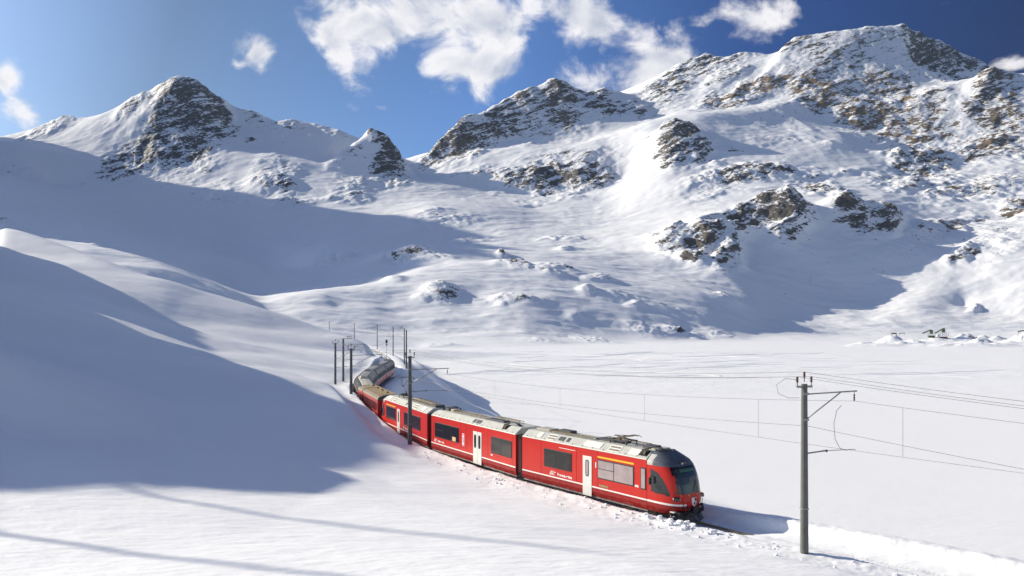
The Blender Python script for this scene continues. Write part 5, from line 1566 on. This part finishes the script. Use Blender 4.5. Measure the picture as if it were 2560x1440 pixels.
# two unseen poles added at left to cast the long soft foreground shadows
def hz(x, y): return float(height(np.array([x]), np.array([y]))[0][0])
for (x, y, top, lab) in ((-98.9, 70.0, 37.5, 'unseen pole added on the left hill for its long shadow nearest the bottom'), (-117.5, 88.5, 50.0, 'unseen pole added on the left hilltop for its faint shadow crossing the foreground')):
    g = hz(x, y)
    e = empty('shadow_pole', (x, y, g)); tag(e, lab, 'pole', 'unseen poles added for their shadows')
    MB().tube([(0, 0, -.8), (0, 0, top - g)], (.22), 10, .20).build('pole', MASTB, e)
    MB().bar((-.45, .3, top - g - .5), (.45, -.3, top - g - .5), .10).build('crossarm', MASTB, e)

# ------------------------------------------------------------------ wires
def sag(a, b, s_, n=14):
    a, b = Vector(a), Vector(b)
    return [a.lerp(b, k / n) - Vector((0, 0, 4 * s_ * (k / n) * (1 - k / n))) for k in range(n + 1)]
def wire(name, label, pts, r=.009, group='overhead wires of the railway', n=4):
    b = MB()
    for a, c in zip(pts[:-1], pts[1:]):
        b.tube(a_b(a, c), r, n, cap=False)
    o = b.build(name, WIREM)
    tag(o, label, 'wire', group)
    return o
def a_b(a, c):
    L_ = (Vector(a) - Vector(c)).length
    return sag(a, c, SAGF * (L_ / 40) ** 2)
GRP = 'overhead wires of the railway'
MSG = [(36, 10, -4.9), (30.6, 19.9, -4.0 - .42), (16.1, 36.6, -3.68), (-5.75, 69.2, -4.5), (-16.1, 96.0, -4.37), (-22.6, 116.6, -4.5), (-24.9, 131, -4.1), (-28.5, 168, -3.9), (-33.8, 214, -3.4), (-42.0, 247, -2.7), (-57.5, 307, -2.3), (-81.5, 377, -1.9), (-101, 452, -1.6)]
CON = [(36, 10, -6.2), (30.6, 19.9, -6.12), (16.1, 36.6, -6.02), (-5.75, 69.2, -6.05), (-16.1, 96.0, -6.05), (-22.6, 116.6, -6.05), (-24.9, 131, -6.1), (-28.5, 168, -5.9), (-33.8, 214, -5.6), (-42.0, 247, -5.0), (-57.5, 307, -4.4), (-81.5, 377, -3.8), (-101, 452, -3.2)]
SAGF = .55
wm = wire('messenger_wire', 'upper carrying wire slung between the mast arms', MSG, .010)
wire_msg = MSG
SAGF = .06
wc = wire('contact_wire', 'lower contact wire running level above the track', CON, .009)
# droppers between the two
def on_wire(P, k, t, sf):
    a, b = Vector(P[k]), Vector(P[k + 1]); L_ = (a - b).length
    return a.lerp(b, t) - Vector((0, 0, 4 * sf * (L_ / 40) ** 2 * t * (1 - t)))
for k, ts in ((1, (.30, .62, .90)), (2, (.14, .36, .58, .80)), (3, (.3, .7)), (4, (.35, .7))):
    for t in ts:
        a = on_wire(MSG, k, t, .55); b = on_wire(CON, k, t, .06)
        o = MB().tube([a, b], .007, 4).build('dropper', WIREM); o.parent = wm
# the looping jumper beside the nearest mast
j = MB().tube([(15.4, 36.35, -3.85), (15.15, 36.3, -4.1), (15.0, 36.25, -4.7), (15.05, 36.25, -5.4), (15.3, 36.3, -5.85), (15.7, 36.5, -6.0)], .012, 5).build('jumper_wire', WIREM)
tag(j, 'wire looping down between the two arms of the nearest mast', 'wire', GRP)
j = MB().tube([(13.1, 35.7, -2.62), (12.5, 35.6, -2.55), (12.1, 35.6, -2.85), (12.2, 35.6, -3.25), (12.7, 35.7, -3.45), (13.2, 35.75, -3.45)], .010, 5).build('jumper_wire', WIREM)
tag(j, 'small wire loop left of the nearest mast top', 'wire', GRP)
def top3(o):
    T = []
    for (x, y, z, ux, uy) in ((28.4, 18.3, -4.0, .8, .6), (13.45, 35.8, Z(960, 35.8), .957, .29), (-9.0, 68.6, Z(890, 68.6), .98, .18), (-19.5, 94.3, Z(871, 94.3), .9, .44), (-26.3, 115.8, Z(857.5, 115.8), .98, .2)):
        T.append((x + ux * o * .38, y + uy * o * .38, z + (.56 if o == 0 else .34)))
    T.append((-27.4 + o * .25, 130, Z(846.5, 130) + .4))
    T.append((-30 + o * .25, 211, Z(821, 211) + .4)); T.append((-38.2 + o * .4, 250, Z(819.5, 250) + .4)); T.append((-53.7, 310, Z(813, 310) + .4 + .1 * o)); T.append((-77, 380, Z(809.5, 380) + .4)); T.append((-105.7, 450, Z(805.5, 450) + .4))
    return T
SAGF = .75
for o_, lab in ((-1, 'feeder wire on the near side of the mast tops'), (0, 'highest feeder wire on the middle insulators of the masts'), (1, 'feeder wire on the track side of the mast tops')):
    wire('feeder_wire', lab, [(36, 8, -4.6 + .05 * o_)] + top3(o_), .010)
SAGF = .5
wire('return_wire', 'bare wire clamped to the side of the masts below the upper arm', [(36, 8, -6.3), (28.4, 18.3, -6.3), (13.6, 35.8, -4.75), (-8.9, 68.7, -5.0), (-19.4, 94.4, -5.0), (-26.2, 115.8, -5.0)], .010)

# ------------------------------------------------------------------ signal by the line
sg_ = empty('railway_signal', (-37.9, 235, -12.0)); tag(sg_, 'small black railway signal on a thin post beyond the last coach', 'signal')
MB().tube([(0, 0, -.5), (0, 0, 5.0)], .06, 6).build('post', GALV, sg_)
MB().box((0, 0, 6.35), (.62, .3, 1.15)).build('signal_head', LAMPK, sg_, .08)
MB().box((0, 0, 5.35), (.50, .25, .42)).build('lower_signal_head', LAMPK, sg_, .05)
for zz in (6.05, 6.6): MB().lathe((0, -.2, zz), [(.13, -.08), (.13, .04)], 10, 'Y').build('lamp', mat('signal_lens', (.25, .02, .02), .2), sg_)

# ------------------------------------------------------------------ gravel works buried in snow on the far shore
GRN = mat('machine_green', (0.10, 0.13, 0.07), 0.6, var=.35, vscale=.5)
RST = mat('machine_rust', (0.16, 0.05, 0.03), 0.8, var=.3, vscale=.6)
BRN = mat('weathered_wood', (0.13, 0.10, 0.07), 0.8, var=.3, vscale=.8)
def W(px_, py_, dd): return Vector(((px_ - 1280) / FPX * dd, dd, Z(py_, dd)))
def plant(name, label, px0, bx, boom_lo, boom_hi, twr, big):
    D_ = 1000
    o = W(px0, bx, D_)
    e = empty(name, o); tag(e, label, 'gravel machine', 'green gravel machines in the snow')
    q = lambda a, b, dy=0: W(a, b, D_) + Vector((0, dy, 0)) - o
    MB().bar(q(*boom_lo), q(*boom_hi), 1.5, 1.2).build('conveyor_boom', GRN, e)
    b = MB(); b.bar(q(boom_lo[0], boom_lo[1] + 1.4), q(boom_hi[0], boom_hi[1] + 1.6), .25)
    for k in range(6):
        t = k / 5
        p_ = q(boom_lo[0] + (boom_hi[0] - boom_lo[0]) * t, boom_lo[1] + (boom_hi[1] - boom_lo[1]) * t)
        b.bar(p_, p_ + Vector((0.3, 0, -.65)), .16)
    b.build('boom_truss', GRN, e)
    t0, t1, tw = twr
    b = MB(); b.box((q(px0, (t0 + t1) / 2)), (tw, tw, (t1 - t0) * D_ / FPX)); b.build('screen_tower', GRN, e, .1)
    b = MB()
    for sx in (-1, 1):
        for sy in (-1, 1): b.bar(q(px0, t1) + Vector((sx * tw * .6, sy * tw * .6, 0)), q(px0, bx) + Vector((sx * tw * .9, sy * tw * .9, -1)), .28)
    b.build('support_leg', DGREY, e)
    b = MB(); c_ = q(px0, bx - 3); b.prism([(c_.x - tw * 1.6, c_.z + 1.0), (c_.x + tw * 1.6, c_.z + 1.0), (c_.x + tw * 1.0, c_.z - 1.6), (c_.x - tw * .9, c_.z - 1.6)], -1.6, 1.6)
    b.build('hopper', RST if big else GRN, e)
    return e, q
e1, q1 = plant('gravel_screener', 'smaller green conveyor machine, left one of the two in the snow', 2328, 844, (2306, 833), (2328, 824.5), (825, 834.5, 3.0), False)
e2, q2 = plant('gravel_screener', 'larger green conveyor machine with railing and rusty base, right one of the two', 2358, 847, (2337, 833), (2361, 820), (822, 831, 3.4), True)
b = MB()
a = q2(2366, 830); c_ = q2(2367, 846)
b.bar(a, c_, .18); b.bar(q2(2358, 830), a, .16); b.bar(q2(2358, 838), q2(2367, 838), .16)
b.build('railing', WHT, e2)
MB().bar(q2(2371, 834), q2(2371, 840), .4).build('chute', RST, e2)
MB().box(q2(2345, 839), (3.0, 2.4, 2.6)).build('cabin', WHT, e2, .15)
def lone(name, label, cat, a, b_, wd, m_, dd, extra=None):
    A = W(*a, dd); B = W(*b_, dd); o = (A + B) / 2
    e = empty(name, o); tag(e, label, cat)
    MB().bar(A - o, B - o, wd, wd * .9).build('beam', m_, e, .05)
    k = MB()
    k.bar((A - o) * .8 + Vector((0, .4, 0)), (A - o) * .8 + Vector((0, .4, -2.2)), wd * .3); k.bar((B - o) * .8 + Vector((0, -.4, 0)), (B - o) * .8 + Vector((0, -.4, -2.2)), wd * .3)
    k.build('support', m_, e)
    return e
lone('steel_container', 'low brown container poking out of the snow left of the green machines', 'container', (2229, 833.5), (2241, 833.5), 1.6, BRN, 850)
lone('pipe_heap', 'dark curved pipes on a snow mound left of the green machines', 'pipes', (2247, 834), (2262, 832), .7, BRN, 850)
lone('wooden_beam', 'tilted brown beam sticking out of a snow mound at right', 'beam', (2421, 840), (2438, 847), 1.0, BRN, 835)
lone('machine_wreck', 'dark snow covered equipment at the far right edge of the shore', 'equipment', (2545, 829), (2559, 826), 1.3, DGREY, 900)

# ------------------------------------------------------------------ old ski tracks crossing the lake, slightly raised wind-scoured lines
tb = MB()
for k in range(80):
    x, y = rng.uniform(-20, 190), rng.uniform(350, 640)
    a = rng.choice((rng.gauss(.15, .25), rng.gauss(2.7, .3)))
    pts = []
    for q_ in range(rng.randint(6, 18)):
        pts.append((x, y)); a += rng.gauss(0, .28); x += math.cos(a) * 7; y += math.sin(a) * 7
    pts = [p_ for p_ in pts if p_[1] < 720 and p_[1] > 335 and p_[0] > -30 + (330 - p_[1]) * .2]
    if len(pts) < 4: continue
    for o_ in (0,) if k % 3 else (-.9, .9):
        b0 = len(tb.v)
        for i_, (xx, yy) in enumerate(pts):
            n_ = Vector((-(pts[min(i_ + 1, len(pts) - 1)][1] - pts[max(0, i_ - 1)][1]), pts[min(i_ + 1, len(pts) - 1)][0] - pts[max(0, i_ - 1)][0], 0)).normalized()
            for (w_, h_) in ((-.30, -.07), (-.08, .05), (.08, .05), (.30, -.07)):
                c_ = Vector((xx, yy, LAKE + .03)) + n_ * (w_ + o_)
                tb.v.append((c_.x, c_.y, c_.z + h_))
            if i_:
                for m_ in range(3):
                    tb.f.append((b0 + i_ * 4 - 4 + m_, b0 + i_ * 4 - 3 + m_, b0 + i_ * 4 + 1 + m_, b0 + i_ * 4 + m_)); tb.sm.append(False)
o = tb.build('ski_tracks', M_SNOW); tag(o, 'faint ski tracks crossing the frozen lake', kind='stuff')
# ------------------------------------------------------------------ clods of snow thrown up by the plough
cb = MB()
def clod(x, y, r):
    z = hz(x, y) + r * .35
    b0 = len(cb.v)
    for j in range(1, 5):
        for k in range(8):
            a, e_ = 2 * math.pi * k / 8, math.pi * j / 5
            q_ = r * rng.uniform(.75, 1.2)
            cb.v.append((x + q_ * math.sin(e_) * math.cos(a), y + q_ * math.sin(e_) * math.sin(a), z + .75 * q_ * math.cos(e_)))
    for j in range(3):
        for k in range(8): cb.f.append((b0 + j * 8 + k, b0 + j * 8 + (k + 1) % 8, b0 + j * 8 + 8 + (k + 1) % 8, b0 + j * 8 + 8 + k)); cb.sm.append(False)
    cb.f.append(tuple(b0 + k for k in range(8))); cb.f.append(tuple(b0 + 24 + k for k in range(7, -1, -1))); cb.sm += [False, False]
for k in range(150):
    near_ = k < 26
    s_ = s_of_y(rng.uniform(41.5, 45.5) if near_ else rng.uniform(31, 66))
    p_ = side(s_, -rng.uniform(1.9, 3.0) if near_ else -rng.uniform(1.9, 4.5) ** 1.0)
    clod(p_.x, p_.y, rng.uniform(.08, .22) if near_ else rng.uniform(.03, .11))
o = cb.build('snow_clods', M_SNOW); tag(o, 'broken clods of snow along the near edge of the cut', kind='stuff')
# ------------------------------------------------------------------ thin winter haze over the valley
hm = bpy.data.materials.new('haze'); hm.use_nodes = True
t_ = hm.node_tree; t_.nodes.clear()
vo = t_.nodes.new('ShaderNodeVolumePrincipled'); oo = t_.nodes.new('ShaderNodeOutputMaterial')
vo.inputs['Color'].default_value = (0.52, 0.74, 1.0, 1); vo.inputs['Density'].default_value = HAZE
t_.links.new(vo.outputs[0], oo.inputs['Volume'])
if HAZE > 0:
    hb = MB().box((0, 4700, 740), (33000, 9500, 1560)).build('haze', hm); tag(hb, 'thin blue winter haze in the valley air', kind='stuff')
S.cycles.volume_bounces = 0
